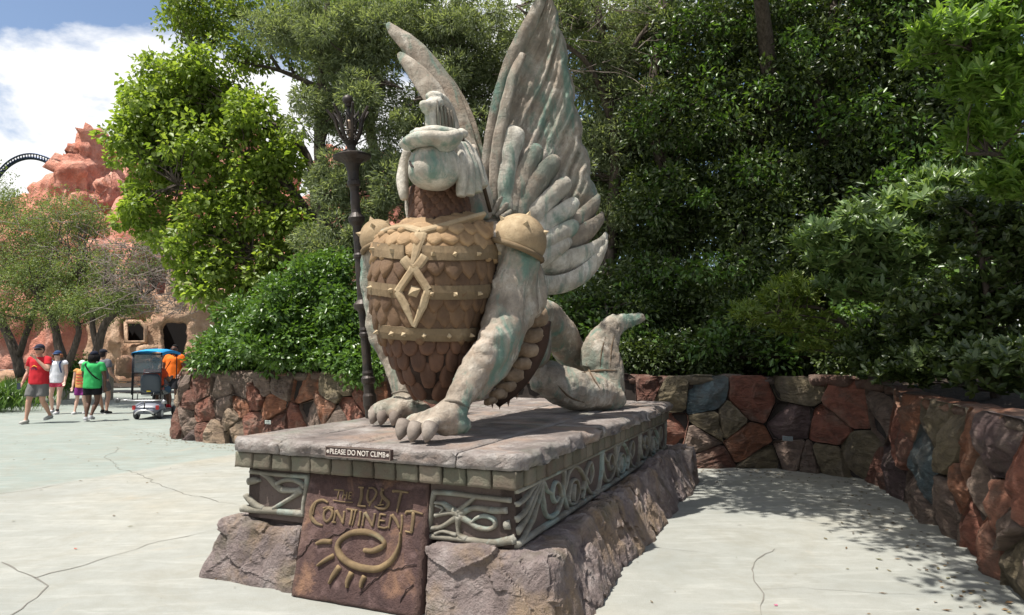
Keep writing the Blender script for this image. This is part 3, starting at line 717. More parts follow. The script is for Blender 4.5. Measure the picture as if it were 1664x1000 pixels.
# sun-spiral emblem
mb = MB(); L = [(470, 560), (520, 565), (575, 545), (605, 520), (590, 490), (540, 455), (460, 435), (380, 445), (310, 490), (288, 545), (310, 600), (370, 650), (460, 682), (560, 685), (640, 640), (690, 570), (712, 500), (716, 440)]
relief(mb, pan(L), [.03, .035, .04, .028, .028, .035, .042, .04, .036, .04, .043, .045, .047, .045, .04, .028, .016, .009], .022, pn, 6); mb.build('spiral', M['gold'], ped, smooth=True)
for L, w in (([(145, 515), (190, 500), (245, 502)], [.02, .035, .03]), ([(150, 665), (200, 630), (260, 595)], [.012, .028, .028]), ([(230, 785), (260, 730), (300, 670)], [.012, .035, .038]), ([(350, 815), (355, 770), (382, 710)], [.016, .032, .038]), ([(445, 815), (450, 780), (470, 735)], [.016, .030, .034])):
    mb = MB(); relief(mb, pan(L), w, .018, pn, 4); mb.build('sun_ray', M['gold'], ped, smooth=True)
# raised cracks across the panel
m = NT('panel_crack', 1.); m.col((.03, .02, .018)); M['pcrack'] = m.m
for L in ([(5, 610), (60, 570), (100, 505), (170, 485), (290, 450), (370, 410)], [(430, 860), (500, 790), (560, 740), (640, 690), (720, 675), (820, 650)], [(710, 900), (740, 850), (800, 780)]):
    mb = MB(); relief(mb, [p+pn*.001+ZA*.01*rp.uniform(-1, 1) for p in catmull(pan(L), 4)], .006, .004, pn, 2); mb.build('crack', M['pcrack'], ped)
# --- notice plate on the slab edge
a, b = PL(535, 739, W(0, V0, 0), nF), PL(640, 743, W(0, V0, 0), nF); pc = (a+b)/2; pc[2] = .955; hw = np.linalg.norm((b-a)[:2])/2
sg = empty('notice_sign', pc+nF*.02+[0, 0, -.04], 'small dark brown notice plate reading PLEASE DO NOT CLIMB on the slab edge', 'sign')
mb = MB(); mb.add(*box(pc+nF*.022, UA*hw, VA*.016, ZA*.033)); mb.build('plate', M['plastic'], sg, color=(.055, .028, .024))
mb = MB()
for s in (-1, 1):
    mb.add(*box(pc+nF*.040+ZA*.031*s, UA*hw, VA*.003, ZA*.003)); mb.add(*box(pc+nF*.040+UA*(hw-.003)*s, UA*.003, VA*.003, ZA*.031))
mb.build('rim', M['plastic'], sg, color=(.17, .13, .11))
def text_mesh(txt, size, ext=.002):
    cu = bpy.data.curves.new('t', 'FONT'); cu.body = txt; cu.size = size; cu.extrude = ext; cu.align_x = 'CENTER'; cu.align_y = 'CENTER'
    o = bpy.data.objects.new('t', cu); col.objects.link(o); dg = bpy.context.evaluated_depsgraph_get(); me = bpy.data.meshes.new_from_object(o.evaluated_get(dg)); bpy.data.objects.remove(o); return me
def put_text(txt, size, c, ax, up, parent, color, width=None, name='lettering', ext=.002):
    me = text_mesh(txt, size, ext); me.materials.clear(); me.materials.append(M['plastic'])
    xs = [v.co.x for v in me.vertices]; k = width/(max(xs)-min(xs)) if width else 1
    ax = nrm(ax); up = nrm(up); nn = np.cross(ax, up); m_ = Matrix.Identity(4)
    for r_ in range(3): m_[r_][0], m_[r_][1], m_[r_][2], m_[r_][3] = ax[r_]*k, up[r_], nn[r_], c[r_]
    return inst(name, me, parent, m_, color)
put_text('PLEASE DO NOT CLIMB', .048, pc+nF*.0405, UA, ZA, sg, (.62, .56, .50), width=hw*2-.075)
for s in (-1, 1):
    mb = MB()
    for q in range(3):
        an = q*math.pi/3; mb.add(*box(pc+nF*.040+UA*(hw-.02)*s, (UA*math.cos(an)+ZA*math.sin(an))*.011, VA*.0025, (ZA*math.cos(an)-UA*math.sin(an))*.0025))
    mb.build('star', M['plastic'], sg, color=(.62, .56, .50))
# --- rough base blocks
def rock(c8, n, amp, sc_, seed, rd=.05, jag=0., st=(1, 1, 1), mat='base'):
    V, F_ = hexa(c8, n, amp*.6, sc_, seed, rd*.6, st, jag=jag, fac=.05); V = np.array(V); V[:, 2] = np.where(V[:, 2] < .03, -.01, V[:, 2])
    return add('base_boulder', V, F_, M[mat], ped, smooth=False)
# front left block: ground corners and shelf corners
def blk(u0b, u1b, vb, u0t, u1t, vt, zt, vback=None):
    return [[[W(a, b, -.02), W(c, d, zt)] for b, d in ((vb, vt), (4.2, 4.15))] for a, c in ((u0b, u0t), (u1b, u1t))]
rock(blk(-4.08, pu0-.012, 3.70, -3.93, ub1-.012, 3.80, ZC-.012), (60, 14, 44), .035, 3.2, 1.7, .045, .012)
rock(blk(pu1+.012, -1.30, 3.68, ub2+.012, -1.40, 3.78, ZC-.012), (60, 18, 44), .04, 2.6, 6.3, .05, .015)
# right flank: ragged ridge of leaning rock
vs = [4.12, 4.75, 5.3, 5.95, 6.6, 7.2, 7.9, 8.95]
for i, (a, b) in enumerate(zip(vs, vs[1:])):
    h = [.44, .45, .43, .47, .44, .50, .46][i]
    o1, o2 = rp.uniform(-.05, .05), rp.uniform(-.05, .05)
    c8 = [[[None]*2, [None]*2], [[None]*2, [None]*2]]
    for j, v_ in enumerate((a-.02, b+.04)):
        c8[0][j][0] = W(-1.75, v_, -.02); c8[0][j][1] = W(-1.75, v_, ZC-.015)
        c8[1][j][0] = W(-1.24+(o1, o2)[j], v_, -.02); c8[1][j][1] = W(-1.46+(o1, o2)[1-j]*.6, v_+.05, h)
    V, F_ = hexa(c8, (8, max(16, int((b-a)/.022)), 24), .035, 4.6, i*2.3, .02, (1, 1.35, .5), jag=.03, fac=.06)
    V = np.array(V)
    for q in range(len(V)):
        uu, vv, zz = uvw(V[q])
        if uu < -1.62 and zz > .3: V[q][2] = min(zz, ZC-.01)
        elif zz > .25: V[q][2] += .05*fbm((vv, 0, 0), 5, 3, 2)*(uu+1.62)/.25
        if zz < .02: V[q][2] = -.01
    add('base_boulder', V, F_, M['base'], ped, smooth=False)
for i, (a, b) in enumerate(zip(vs, vs[1:])):
    rock([[[W(c, v_, -.02), W(d, v_, .42)] for v_ in (a-.02, b+.02)] for c, d in ((-4.10, -3.93), (-3.6, -3.66))], (6, 10, 8), .05, 4, i*1.9, .03, .02)
rock([[[W(c, v_, -.02), W(c, v_, .43)] for v_ in (8.55, 8.98)] for c in (-4.05, -1.3)], (24, 6, 8), .05, 4, 8.8, .03, .02)
print('pedestal ok')
# ------------------------------------------------------------------ the winged guardian statue
st = empty('griffin_statue', W(-2.5, 6.0, ZT), 'weathered winged griffin guardian statue in scaled armour crouching on the stone pedestal', 'statue')
def T(mb, L, seg=14, k=4, **kw):                        # L: (px, py, Y, radius px)
    mb.add(*tube([P(x, y, Y) for x, y, Y, r in L], [pr(r, Y) for x, y, Y, r in L], seg, k=k, **kw))
def E(mb, x, y, Y, rx, ry, rz=None, M_=None, seg=16):
    k = Y/FPX; mb.add(*ellip(P(x, y, Y), (rx*k, (rz or rx)*k, ry*k), seg, 10, M_))
mb = MB()
# trunk: stacked rings
prof = [(356, 678, 754, .21, 5.42), (364, 656, 782, .27, 5.42), (374, 636, 802, .33, 5.42), (386, 619, 811, .385, 5.40), (400, 609, 812, .42, 5.38), (440, 603, 806, .45, 5.36), (485, 603, 795, .45, 5.36), (530, 612, 780, .42, 5.36), (570, 626, 770, .38, 5.36), (605, 643, 757, .32, 5.36), (635, 664, 743, .25, 5.38), (656, 690, 726, .15, 5.42)]
V = []; F_ = []; sg_ = 32
for i, (y, x0, x1, dr, Yc) in enumerate(prof):
    if y > 365: x0 += 6; x1 -= 5
    a, b = P(x0, y, Yc), P(x1, y, Yc); c = (a+b)/2; hx = (b-a)/2
    for j in range(sg_):
        t = 2*math.pi*j/sg_; V.append(c + hx*math.cos(t) + np.array([0, dr, 0])*math.sin(t) + ZA*pr((16*max(0, math.cos(t))**1.5+3*max(0, -math.cos(t)))*max(0, 1-i/4.), 5.4))
    if i:
        for j in range(sg_): p, q = (i-1)*sg_+j, (i-1)*sg_+(j+1) % sg_; F_.append((p, q, q+sg_, p+sg_))
F_.append(tuple(range(sg_))[::-1]); F_.append(tuple(range((len(prof)-1)*sg_, len(prof)*sg_)))
mb.add(V, F_)
tv, tf = list(V), list(F_)
# barrel of the body running back to the haunches
T(mb, [(735, 470, 5.6, 75), (790, 505, 6.1, 66), (825, 525, 6.6, 50), (855, 545, 7.1, 40), (868, 565, 7.4, 30)], seg=20)
T(mb, [(740, 600, 5.6, 50), (790, 585, 5.9, 48), (830, 570, 6.3, 46), (860, 560, 6.8, 40)], seg=18)
# shoulders
E(mb, 800, 400, 5.42, 48, 40); E(mb, 640, 400, 5.62, 35, 34)
# left arm of the statue (right in view)
T(mb, [(838, 392, 5.36, 36), (843, 415, 5.34, 38), (834, 450, 5.30, 34), (826, 485, 5.26, 33), (818, 520, 5.20, 33), (812, 548, 5.14, 33), (795, 575, 5.06, 31), (775, 603, 4.98, 29), (757, 630, 4.90, 25), (741, 653, 4.83, 21.5)], seg=18, k=5)
E(mb, 803, 547, 5.06, 27, 21); E(mb, 788, 572, 5.0, 24, 20); E(mb, 868, 470, 5.5, 22, 50); E(mb, 850, 500, 5.4, 24, 40)
T(mb, [(850, 440, 5.38, 26), (846, 500, 5.34, 22), (828, 560, 5.2, 20), (800, 610, 5.06, 18), (770, 640, 4.95, 14)], seg=12)
E(mb, 838, 425, 5.26, 27, 30); E(mb, 815, 475, 5.24, 20, 34); E(mb, 785, 585, 5.02, 22, 26); E(mb, 848, 470, 5.3, 20, 36)
# hand on the slab: palm and three toes
T(mb, [(742, 655, 4.84, 21), (733, 668, 4.78, 23), (720, 683, 4.72, 26), (708, 692, 4.68, 24)], seg=14)
E(mb, 728, 692, 4.72, 28, 17, 20)
for (a, b, c, d) in (((716, 680), (690, 680), (668, 686), (654, 698)), ((712, 688), (695, 686), (680, 692), (672, 703)), ((722, 690), (710, 688), (700, 693), (694, 705))):
    dY = {654: 4.72, 672: 4.64, 694: 4.58}[d[0]]
    T(mb, [(*a, 4.74, 16), (*b, (dY+4.72)/2, 14), (*c, dY, 13.5), (*d, dY-.03, 11)], seg=12)
T(mb, [(738, 688, 4.78, 15), (752, 692, 4.80, 12), (760, 700, 4.80, 8)], seg=10)
T(mb, [(735, 660, 4.86, 13), (752, 668, 4.88, 8), (756, 673, 4.88, 5)], seg=10)
# right arm of the statue (left in view)
T(mb, [(622, 392, 5.85, 24), (610, 415, 5.88, 22), (606, 450, 5.9, 19), (607, 490, 5.9, 17), (613, 530, 5.88, 18), (625, 565, 5.86, 18), (640, 595, 5.84, 18), (652, 622, 5.82, 19), (660, 645, 5.8, 19)], seg=16, k=5)
T(mb, [(660, 645, 5.8, 22), (662, 660, 5.78, 26), (655, 672, 5.74, 26)], seg=14)
E(mb, 672, 668, 5.78, 30, 16, 22)
for (b, c, d, dY) in (((640, 660), (620, 666), (607, 676), 5.76), ((645, 662), (628, 665), (620, 678), 5.70), ((655, 666), (645, 668), (640, 680), 5.66)):
    T(mb, [(660, 664, 5.78, 16), (*b, 5.75, 14), (*c, dY, 13), (*d, dY-.02, 10.5)], seg=12)
# haunch, folded hind leg and upturned foot
T(mb, [(850, 505, 7.0, 30), (878, 513, 7.3, 30), (905, 538, 7.65, 30), (926, 568, 7.9, 27), (950, 606, 8.0, 24), (985, 640, 7.8, 22)], seg=18)
T(mb, [(868, 612, 7.1, 22), (890, 618, 7.1, 28), (915, 628, 7.12, 33), (950, 637, 7.25, 32), (980, 641, 7.4, 28), (1000, 645, 7.5, 22)], seg=18)
T(mb, [(990, 650, 7.5, 25), (990, 625, 7.52, 26), (985, 600, 7.56, 29), (976, 580, 7.6, 32), (980, 555, 7.66, 27), (995, 535, 7.7, 18), (1015, 523, 7.7, 12), (1035, 517, 7.7, 9.5), (1047, 514, 7.7, 6)], seg=18, k=5, flat=.75, nref=(0, 1, 0))
T(mb, [(955, 600, 7.56, 14), (962, 575, 7.6, 14), (972, 550, 7.64, 12), (985, 528, 7.68, 10), (1000, 520, 7.7, 8)], seg=10)
E(mb, 1000, 650, 7.5, 18, 14); E(mb, 893, 598, 7.25, 20, 12)
# neck and skull
T(mb, [(715, 392, 5.42, 53), (714, 345, 5.42, 46), (713, 310, 5.42, 43), (715, 280, 5.42, 44), (722, 250, 5.4, 46), (728, 228, 5.42, 36)], seg=22)
T(mb, [(762, 360, 5.75, 40), (757, 320, 5.72, 36), (752, 280, 5.68, 34), (745, 240, 5.6, 32)], seg=16)
bV, bF, bN = fuse(mb, .017, 6)
def cav(p): return 1.
bV = displace(bV, bN, .022, 4.2, 4, 2.)
for i in range(len(bV)):
    q = bV[i]; bV[i] = q + bN[i]*(.010*facet(q, 6., 1.) - .007*max(0, 1-abs(noise.noise(Vector((q[0]*5, q[1]*5, q[2]*1.6+3))))*14))
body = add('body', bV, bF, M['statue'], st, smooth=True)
# faceted skin folds as noise in the mesh are enough; now a tree for laying scales on the trunk
mbn = MB(); mbn.add(tv, tf); nV, nF_ , _ = fuse(mbn, .03, 6)
bt = BVHTree.FromPolygons([tuple(v) for v in nV], [tuple(f) for f in nF_])
neckmb = MB(); T(neckmb, [(715, 392, 5.42, 54), (714, 345, 5.42, 47), (713, 310, 5.42, 44), (715, 280, 5.42, 44)], seg=32); nt = BVHTree.FromPolygons([tuple(v) for v in neckmb.verts()], [tuple(f) for f in neckmb.F])
def hit(tree, x, y):
    d = ray(x, y); h = tree.ray_cast(Vector(CO), Vector(nrm(d)))
    if h[0] is None: return (None, None)
    n_ = np.array(h[1]); return (np.array(h[0]), n_ if n_@d < 0 else -n_)
def around(tree, z, ang, Yc=5.36, X=-.62, R_=1.5):
    d = np.array([math.sin(ang), -math.cos(ang), 0]); o = np.array([X, Yc, z]) + d*R_; h = tree.ray_cast(Vector(o), Vector(-d))
    if h[0] is None: return (None, None)
    n_ = np.array(h[1]); return (np.array(h[0]), n_ if n_@d > 0 else -n_)
def scale_mesh(name, mat, shape, L, Wd, th, sd):
    # pointed leaf scale: x across, y up (root at +), z out
    r = random.Random(sd); n = 12; V = []; F_ = []
    out = []
    for i in range(n):
        t = 2*math.pi*i/n; x = math.sin(t); y = math.cos(t)
        if shape == 'leaf': x *= (1-.35*abs(y)**2) ; w = abs(math.sin(t))**1.7*math.copysign(1, math.sin(t)); x = w; yy = y
        elif shape == 'hex':
            a = round((t-math.pi/6)/(math.pi/3)); x, yy = math.sin(t)*.98, math.cos(t)
            m_ = max(abs(math.cos(t-q*math.pi/3)) for q in range(3)); x /= m_*1.05; yy /= m_*1.05
        else: yy = y; x = abs(math.sin(t))**.7*math.copysign(1, math.sin(t))
        out.append((x*Wd/2*(1+r.uniform(-.05, .05)), yy*L/2*(1+r.uniform(-.04, .04))))
    for k_, (s, h) in enumerate(((1.02, -.4), (1., .35), (.84, .85), (.45, 1.05))):
        for x, y in out: V.append((x*s, y*s, th*h + th*(1.35 if shape != 'hex' else .25)*(-(y*s)/L)))
    V.append((0, 0, th*1.12))
    for i in range(3):
        for j in range(n): F_.append((i*n+j, (i+1)*n+j, (i+1)*n+(j+1) % n, i*n+(j+1) % n))
    for j in range(n): F_.append((3*n+j, 4*n, 3*n+(j+1) % n))
    V = [(x, y, z+.0035*noise.noise(Vector((x*40, y*40, sd)))) for x, y, z in V]
    return mkmesh(name, V, F_, mat, True)
def seat(tree_hit, me, name, rot=0., lift=0., sx=1., sy=1.):
    p, n = tree_hit
    if p is None: return
    n = nrm(n); up = nrm(ZA - n*(ZA@n)); ax = np.cross(up, n); c, s = math.cos(rot), math.sin(rot)
    a2 = ax*c+up*s; u2 = up*c-ax*s; m_ = Matrix.Identity(4)
    for r_ in range(3): m_[r_][0], m_[r_][1], m_[r_][2], m_[r_][3] = a2[r_]*sx, u2[r_]*sy, n[r_], (p+n*lift)[r_]
    inst(name, me, st, m_)
rs = random.Random(9)
me_ = body.data; me_.materials.append(M['gap']); me_.materials.append(M['scale_hi']); o_b = ORG[st.name]
for p_ in me_.polygons:
    c_ = np.array(p_.center)+o_b
    if c_[1] < 5.5 and 1.25 < c_[2] < 2.85:
        h_ = bt.find_nearest(Vector(c_))
        if h_[0] is not None and h_[3] < .045: p_.material_index = 2 if c_[2] > 2.50 else 1
    h_ = nt.find_nearest(Vector(c_))
    if h_[0] is not None and h_[3] < .03 and c_[1] < 5.5: p_.material_index = 1
hi = [scale_mesh('s', M['scale_hi'], 'leaf', .25, .165, .034, i) for i in range(3)]
md = [scale_mesh('s', M['scale'], 'leaf', .27, .160, .034, i+5) for i in range(3)]
lo = [scale_mesh('s', M['scale_lo'], 'blunt', .20, .122, .026, i+9) for i in range(3)]
hx = [scale_mesh('s', M['scale_lo'], 'hex', .090, .080, .022, i+20) for i in range(3)]
nsc = 0
def zpx(y): return P(700, y, 4.93)[2]
rows = []
y = 366
while y < 655:
    z = zpx(y); rows.append((y, z)); y += 17 if y < 400 else 26 if y < 540 else 27
for i, (y, z) in enumerate(rows):
    kind = hi if y < 404 else md if y < 545 else lo
    R_ = max(.12, .45 if y < 540 else .45-(y-540)*.0030)
    n = int(2*math.pi*R_/.118)
    for j in range(n):
        a = 2*math.pi*(j+.5*(i % 2))/n
        if a > math.pi: a -= 2*math.pi
        if not -1.9 < a < 1.75: continue
        h = around(bt, z, a, 5.36)
        seat(h, rs.choice(kind), 'chest_scale', rs.uniform(-.16, .16), -.004+rs.uniform(0, .010), rs.uniform(.86, 1.16), rs.uniform(.85 if y > 400 else .7, 1.12 if y > 400 else .85)); nsc += 1
for i in range(10):
    z = P(700, 304+i*10.5, 5.2)[2]
    for j in range(22):
        a = 2*math.pi*(j+.5*(i % 2))/22
        if a > math.pi: a -= 2*math.pi
        if not -1.7 < a < 1.5: continue
        c = P(714, 340, 5.46); h = around(nt, z, a, c[1], c[0], 1.)
        seat(h, rs.choice(hx), 'neck_scale', rs.uniform(-.08, .08), .004)
# gilded straps round the chest
def strap(y0, y1, x0, x1, name='chest_strap', lift=.040, yl=None):
    V = []; F_ = []; n = 40
    pts = []
    for i in range(n+1):
        x = x0+(x1-x0)*i/n
        row = []
        for y in (y0, y0+(y1-y0)*.5, y1):
            dy = (yl(x) if yl else 0); p, nn = hit(bt, x, y+dy)
            if p is None: break
            row.append((p, nn))
        if len(row) == 3: pts.append(row)
    for i, row in enumerate(pts):
        wob = .004*noise.noise(Vector((i*.5, y0, 0)))
        up = ZA*.006
        for (p, nn), l, du in ((row[0], -.03, up), (row[0], lift+.012+wob, up), (row[1], lift+.016+wob, 0), (row[2], lift+.010-wob, -up), (row[2], -.03, -up)): V.append(p+nn*l*(1 if l > 0 else 1)+du)
        if i:
            for j in range(4): F_.append(((i-1)*5+j, i*5+j, i*5+j+1, (i-1)*5+j+1))
    F_.append((0, 1, 2, 3, 4)); F_.append(tuple(range((len(pts)-1)*5, len(pts)*5))[::-1])
    return add(name, V, F_, M['strap'], st, smooth=False)
cv = lambda x: ((x-700)/100.)**2*-9 + (x-700)*.03 + 3
strap(404, 424, 607, 662, yl=cv); strap(402, 422, 688, 806, yl=cv)
strap(466, 484, 605, 655, yl=cv); strap(463, 482, 692, 796, yl=cv); strap(531, 549, 613, 775, yl=cv)
def spike(p, n, r=.022, h=.04):
    n = nrm(n); a = nrm(np.cross(n, ZA)); b = np.cross(n, a); ph = rs.uniform(0, 1)
    V = [p+(a*math.cos(ph+i*math.pi/2)+b*math.sin(ph+i*math.pi/2))*r for i in range(4)]+[p+n*h, p-n*.03]
    return add('spike', V, [(0, 1, 4), (1, 2, 4), (2, 3, 4), (3, 0, 4), (1, 0, 5), (2, 1, 5), (3, 2, 5), (0, 3, 5)], M['strap'], st)
for y, xs in ((414, (618, 645, 704, 736, 770, 800)), (475, (614, 643, 701, 735, 770, 792)), (541, (624, 645, 662, 690, 725, 756))):
    for x in xs:
        p, n = hit(bt, x, y+cv(x))
        if p is not None: spike(p+n*.054, n)
# diamond clasp and the V strap down from the collar
def chest_relief(L, w, h, name='clasp_bar', k=3):
    q = catmull([np.array([a, b, 0.]) for a, b in L], 4) if k > 1 else [np.array([a, b, 0.]) for a, b in L]
    pts = [h for h in (hit(bt, a[0], a[1]) for a in q) if h[0] is not None]; V = []; F_ = []; n_ = len(pts); ww = w if not np.isscalar(w) else [w]*n_
    if len(ww) != n_: ww = list(np.interp(np.linspace(0, 1, n_), np.linspace(0, 1, len(ww)), ww))
    for i, (p, nn) in enumerate(pts):
        Tn = nrm(pts[min(i+1, n_-1)][0]-pts[max(i-1, 0)][0]); B = nrm(np.cross(nn, Tn))
        for s, hh in ((-.5, -.03), (-.46, h*.8+.022), (-.25, h+.024), (.25, h+.024), (.46, h*.8+.022), (.5, -.03)): V.append(p+B*s*ww[i]+nn*hh)
        if i:
            for j in range(5): F_.append(((i-1)*6+j, i*6+j, i*6+j+1, (i-1)*6+j+1))
    F_.append(tuple(range(6))); F_.append(tuple(range((n_-1)*6, n_*6))[::-1])
    return add(name, V, F_, M['strap'], st)
chest_relief([(660, 424), (668, 434), (674, 438)], .075, .034); chest_relief([(692, 420), (684, 431), (676, 438)], .075, .034)
chest_relief([(675, 438), (665, 455), (652, 475)], .062, .046); chest_relief([(676, 438), (686, 455), (696, 472)], .062, .046)
chest_relief([(652, 475), (664, 498), (675, 528)], [.062, .062, .03], .046); chest_relief([(696, 472), (688, 497), (676, 530)], [.062, .062, .03], .046)
p, n = hit(bt, 675, 475); spike(p+n*.03, n, .06, .06)
chest_relief([(686, 384), (682, 400), (676, 424), (672, 436)], [.10, .085, .055, .02], .030, 'collar_point')
chest_relief([(626, 384), (642, 378), (662, 376), (684, 382)], [.04, .05, .055, .06], .030, 'collar_band'); chest_relief([(684, 382), (710, 376), (742, 367), (782, 354)], [.06, .055, .05, .04], .030, 'collar_band')
# shoulder caps
def cap(x, y, Y, rx, ry, rz, nm_, tilt=0.):
    mb = MB(); k = Y/FPX; c = P(x, y, Y); V, F_ = ellip((0, 0, 0), (rx*k, rz*k, ry*k), 26, 16)
    V = np.array(V); V[:, 2] = np.where(V[:, 2] < -.34*ry*k, -.34*ry*k+(V[:, 2]+.34*ry*k)*.05, V[:, 2])
    cs, sn = math.cos(tilt), math.sin(tilt); Rm = np.array([[cs, 0, sn], [0, 1, 0], [-sn, 0, cs]]); V = V@Rm.T+c
    o = add(nm_, V, F_, M['strap'], st, smooth=True)
    mb = MB(); ring = []
    for i in range(28):
        a = 2*math.pi*i/28; ring.append(Rm@np.array([math.cos(a)*rx*k*1.0, math.sin(a)*rz*k*1.0, -.34*ry*k])+c)
    mb.add(*tube(ring+[ring[0]], .024, 8)); mb.build('cap_rim', M['strap'], o, smooth=True)
    for a, e in ((-1.5, .55), (-2.7, .5), (-.4, .6), (-1.6, 1.45)):
        d = Rm@np.array([math.cos(a)*math.cos(e)*rx, math.sin(a)*math.cos(e)*rz, math.sin(e)*ry])*k; q = c+d
        n = nrm(d); a1 = nrm(np.cross(n, ZA)); b1 = np.cross(n, a1); r = .024
        add('cap_spike', [q+(a1*math.cos(i*math.pi/2)+b1*math.sin(i*math.pi/2))*r for i in range(4)]+[q+n*.038, q-n*.02], [(0, 1, 4), (1, 2, 4), (2, 3, 4), (3, 0, 4), (1, 0, 5), (2, 1, 5), (3, 2, 5), (0, 3, 5)], M['strap'], o)
cap(843, 393, 5.32, 46, 46, 48, 'shoulder_cap', .36); cap(616, 390, 5.82, 31, 34, 36, 'shoulder_cap', -.35)
# ---- head
def organic(name, build, voxel=.012, sm=3, mat='statue_light', amp=.006, sc_=9, parent=None, seed=0):
    mb = MB(); build(mb); V, F_, N = fuse(mb, voxel, sm); V = displace(V, N, amp, sc_, 4, seed)
    return add(name, V, F_, M[mat], parent or st, smooth=True)
def b_beak(mb):
    E(mb, 707, 272, 5.08, 45, 39, 48, seg=28); E(mb, 704, 280, 5.04, 42, 31, 44, seg=28)
organic('beak', b_beak, sm=8, amp=.006, sc_=7)
mbx = MB()
for (L, w) in (([(666, 262), (668, 268), (672, 272)], 2.2),):
    pts = []
    bb = BVHTree.FromPolygons([tuple(v) for v in (lambda m: (b_beak(m), m.verts())[1])(MB())], [tuple(f) for f in (lambda m: (b_beak(m), m.F)[1])(MB())])
    for a in catmull([np.array([*q, 0.]) for q in L], 4):
        h = hit(bb, a[0], a[1])
        if h[0] is not None: pts.append(h[0]+h[1]*.001)
    if len(pts) > 2: mbx.add(*tube(pts, [pr(w, 5)*(.4+.6*math.sin(math.pi*(i+.5)/len(pts))) for i in range(len(pts))], 6))
mbx.build('beak_groove', M['carve_back'], st)
def b_brow(mb):
    T(mb, [(652, 237, 5.04, 4), (662, 233, 4.98, 9), (680, 227, 4.90, 12), (701, 225, 4.86, 12), (724, 228, 4.89, 14), (740, 226, 4.98, 11), (749, 222, 5.05, 5)], seg=18, flat=1.6, nref=(0, 1, 0))
    T(mb, [(668, 222, 5.12, 8), (705, 218, 5.12, 12), (742, 220, 5.16, 9)], seg=14, flat=2.2, nref=(0, 1, 0))
    T(mb, [(657, 241, 5.02, 5), (668, 240, 4.95, 6)], seg=10); T(mb, [(712, 238, 4.88, 8), (726, 240, 4.92, 9), (740, 234, 5.0, 7)], seg=12)
organic('brow', b_brow, sm=6, amp=.004)
def b_lapl(mb):
    T(mb, [(662, 245, 5.25, 8), (656, 270, 5.25, 9), (654, 295, 5.24, 10), (656, 315, 5.22, 9), (657, 326, 5.22, 6)], seg=12, flat=1.2, nref=(0, 1, 0)); T(mb, [(660, 320, 5.32, 4), (662, 345, 5.33, 4), (666, 366, 5.34, 3.5)], seg=8)
organic('headdress_lappet', b_lapl, amp=.004)
def b_lapr(mb):
    for i, (x0, x1, x2, y2, Y) in enumerate(((744, 751, 749, 320, 5.12), (749, 762, 764, 319, 5.18), (753, 771, 777, 314, 5.26), (757, 778, 788, 305, 5.35))):
        T(mb, [(x0, 236, Y+.05, 9), ((x0+x1)/2+2, 262, Y, 11), (x1, 290, Y-.02, 11), (x2, y2, Y-.02, 8)], seg=14, flat=1.3, nref=(0, 1, 0))
organic('headdress_lappet', b_lapr, .012, 4, amp=.003)
def b_cob(mb):
    T(mb, [(688, 178, 5.1, 8), (700, 172, 5.14, 12), (713, 168, 5.2, 13)], seg=12); T(mb, [(703, 215, 5.16, 12), (701, 200, 5.15, 11), (702, 185, 5.16, 11), (708, 170, 5.2, 12)], seg=12)
    E(mb, 706, 158, 5.2, 16, 9, 14); T(mb, [(712, 160, 5.25, 12), (724, 175, 5.3, 13), (731, 195, 5.34, 13), (737, 216, 5.36, 12)], seg=12); E(mb, 690, 170, 5.1, 9, 7)
organic('crest', b_cob, .010, 2)
for i in range(5):
    mb = MB(); x = 713+i*5; T(mb, [(x-3+i*.8, 164+i*4, 5.12+i*.025, 2.0), (x-1+i, 185+i*3, 5.12+i*.025, 2.6), (x+i*1.2, 213, 5.14+i*.025, 2.8)], seg=8, k=5); mb.build('crest_rib', M['statue'], st, smooth=True)
def b_knob(mb): E(mb, 750, 218, 5.3, 12, 9); E(mb, 680, 214, 5.25, 10, 6); T(mb, [(738, 222, 5.35, 10), (760, 245, 5.5, 12), (778, 285, 5.62, 13), (790, 330, 5.72, 12), (795, 362, 5.8, 10)], seg=12)
organic('headdress', b_knob, .014, 3)
mb = MB(); T(mb, [(749, 222, 5.25, 2.6), (768, 258, 5.38, 3), (784, 298, 5.46, 3.2), (797, 345, 5.5, 3.2)], seg=8); mb.build('headdress_cord', M['gold'], st, smooth=True)
# ---- claws
def claw(L, name='claw'):
    mb = MB(); T(mb, L, seg=12, k=5); return mb.build(name, M['claw'], st, smooth=True)
for (x, y, Y) in ((657, 690, 4.70), (676, 694, 4.62), (700, 694, 4.56)):
    claw([(x+1, y-3, Y+.01, 13), (x-3, y+7, Y-.02, 12), (x-6, y+17, Y-.04, 8), (x-8, y+25, Y-.04, 2.2)])
for (x, y, Y) in ((611, 668, 5.74), (625, 670, 5.68), (645, 671, 5.64)):
    claw([(x+1, y-2, Y+.01, 11), (x-3, y+6, Y-.02, 10), (x-5, y+14, Y-.04, 7), (x-7, y+21, Y-.04, 2)])
for (x, y, Y) in ((600, 672, 5.8), (740, 670, 4.9)): pass
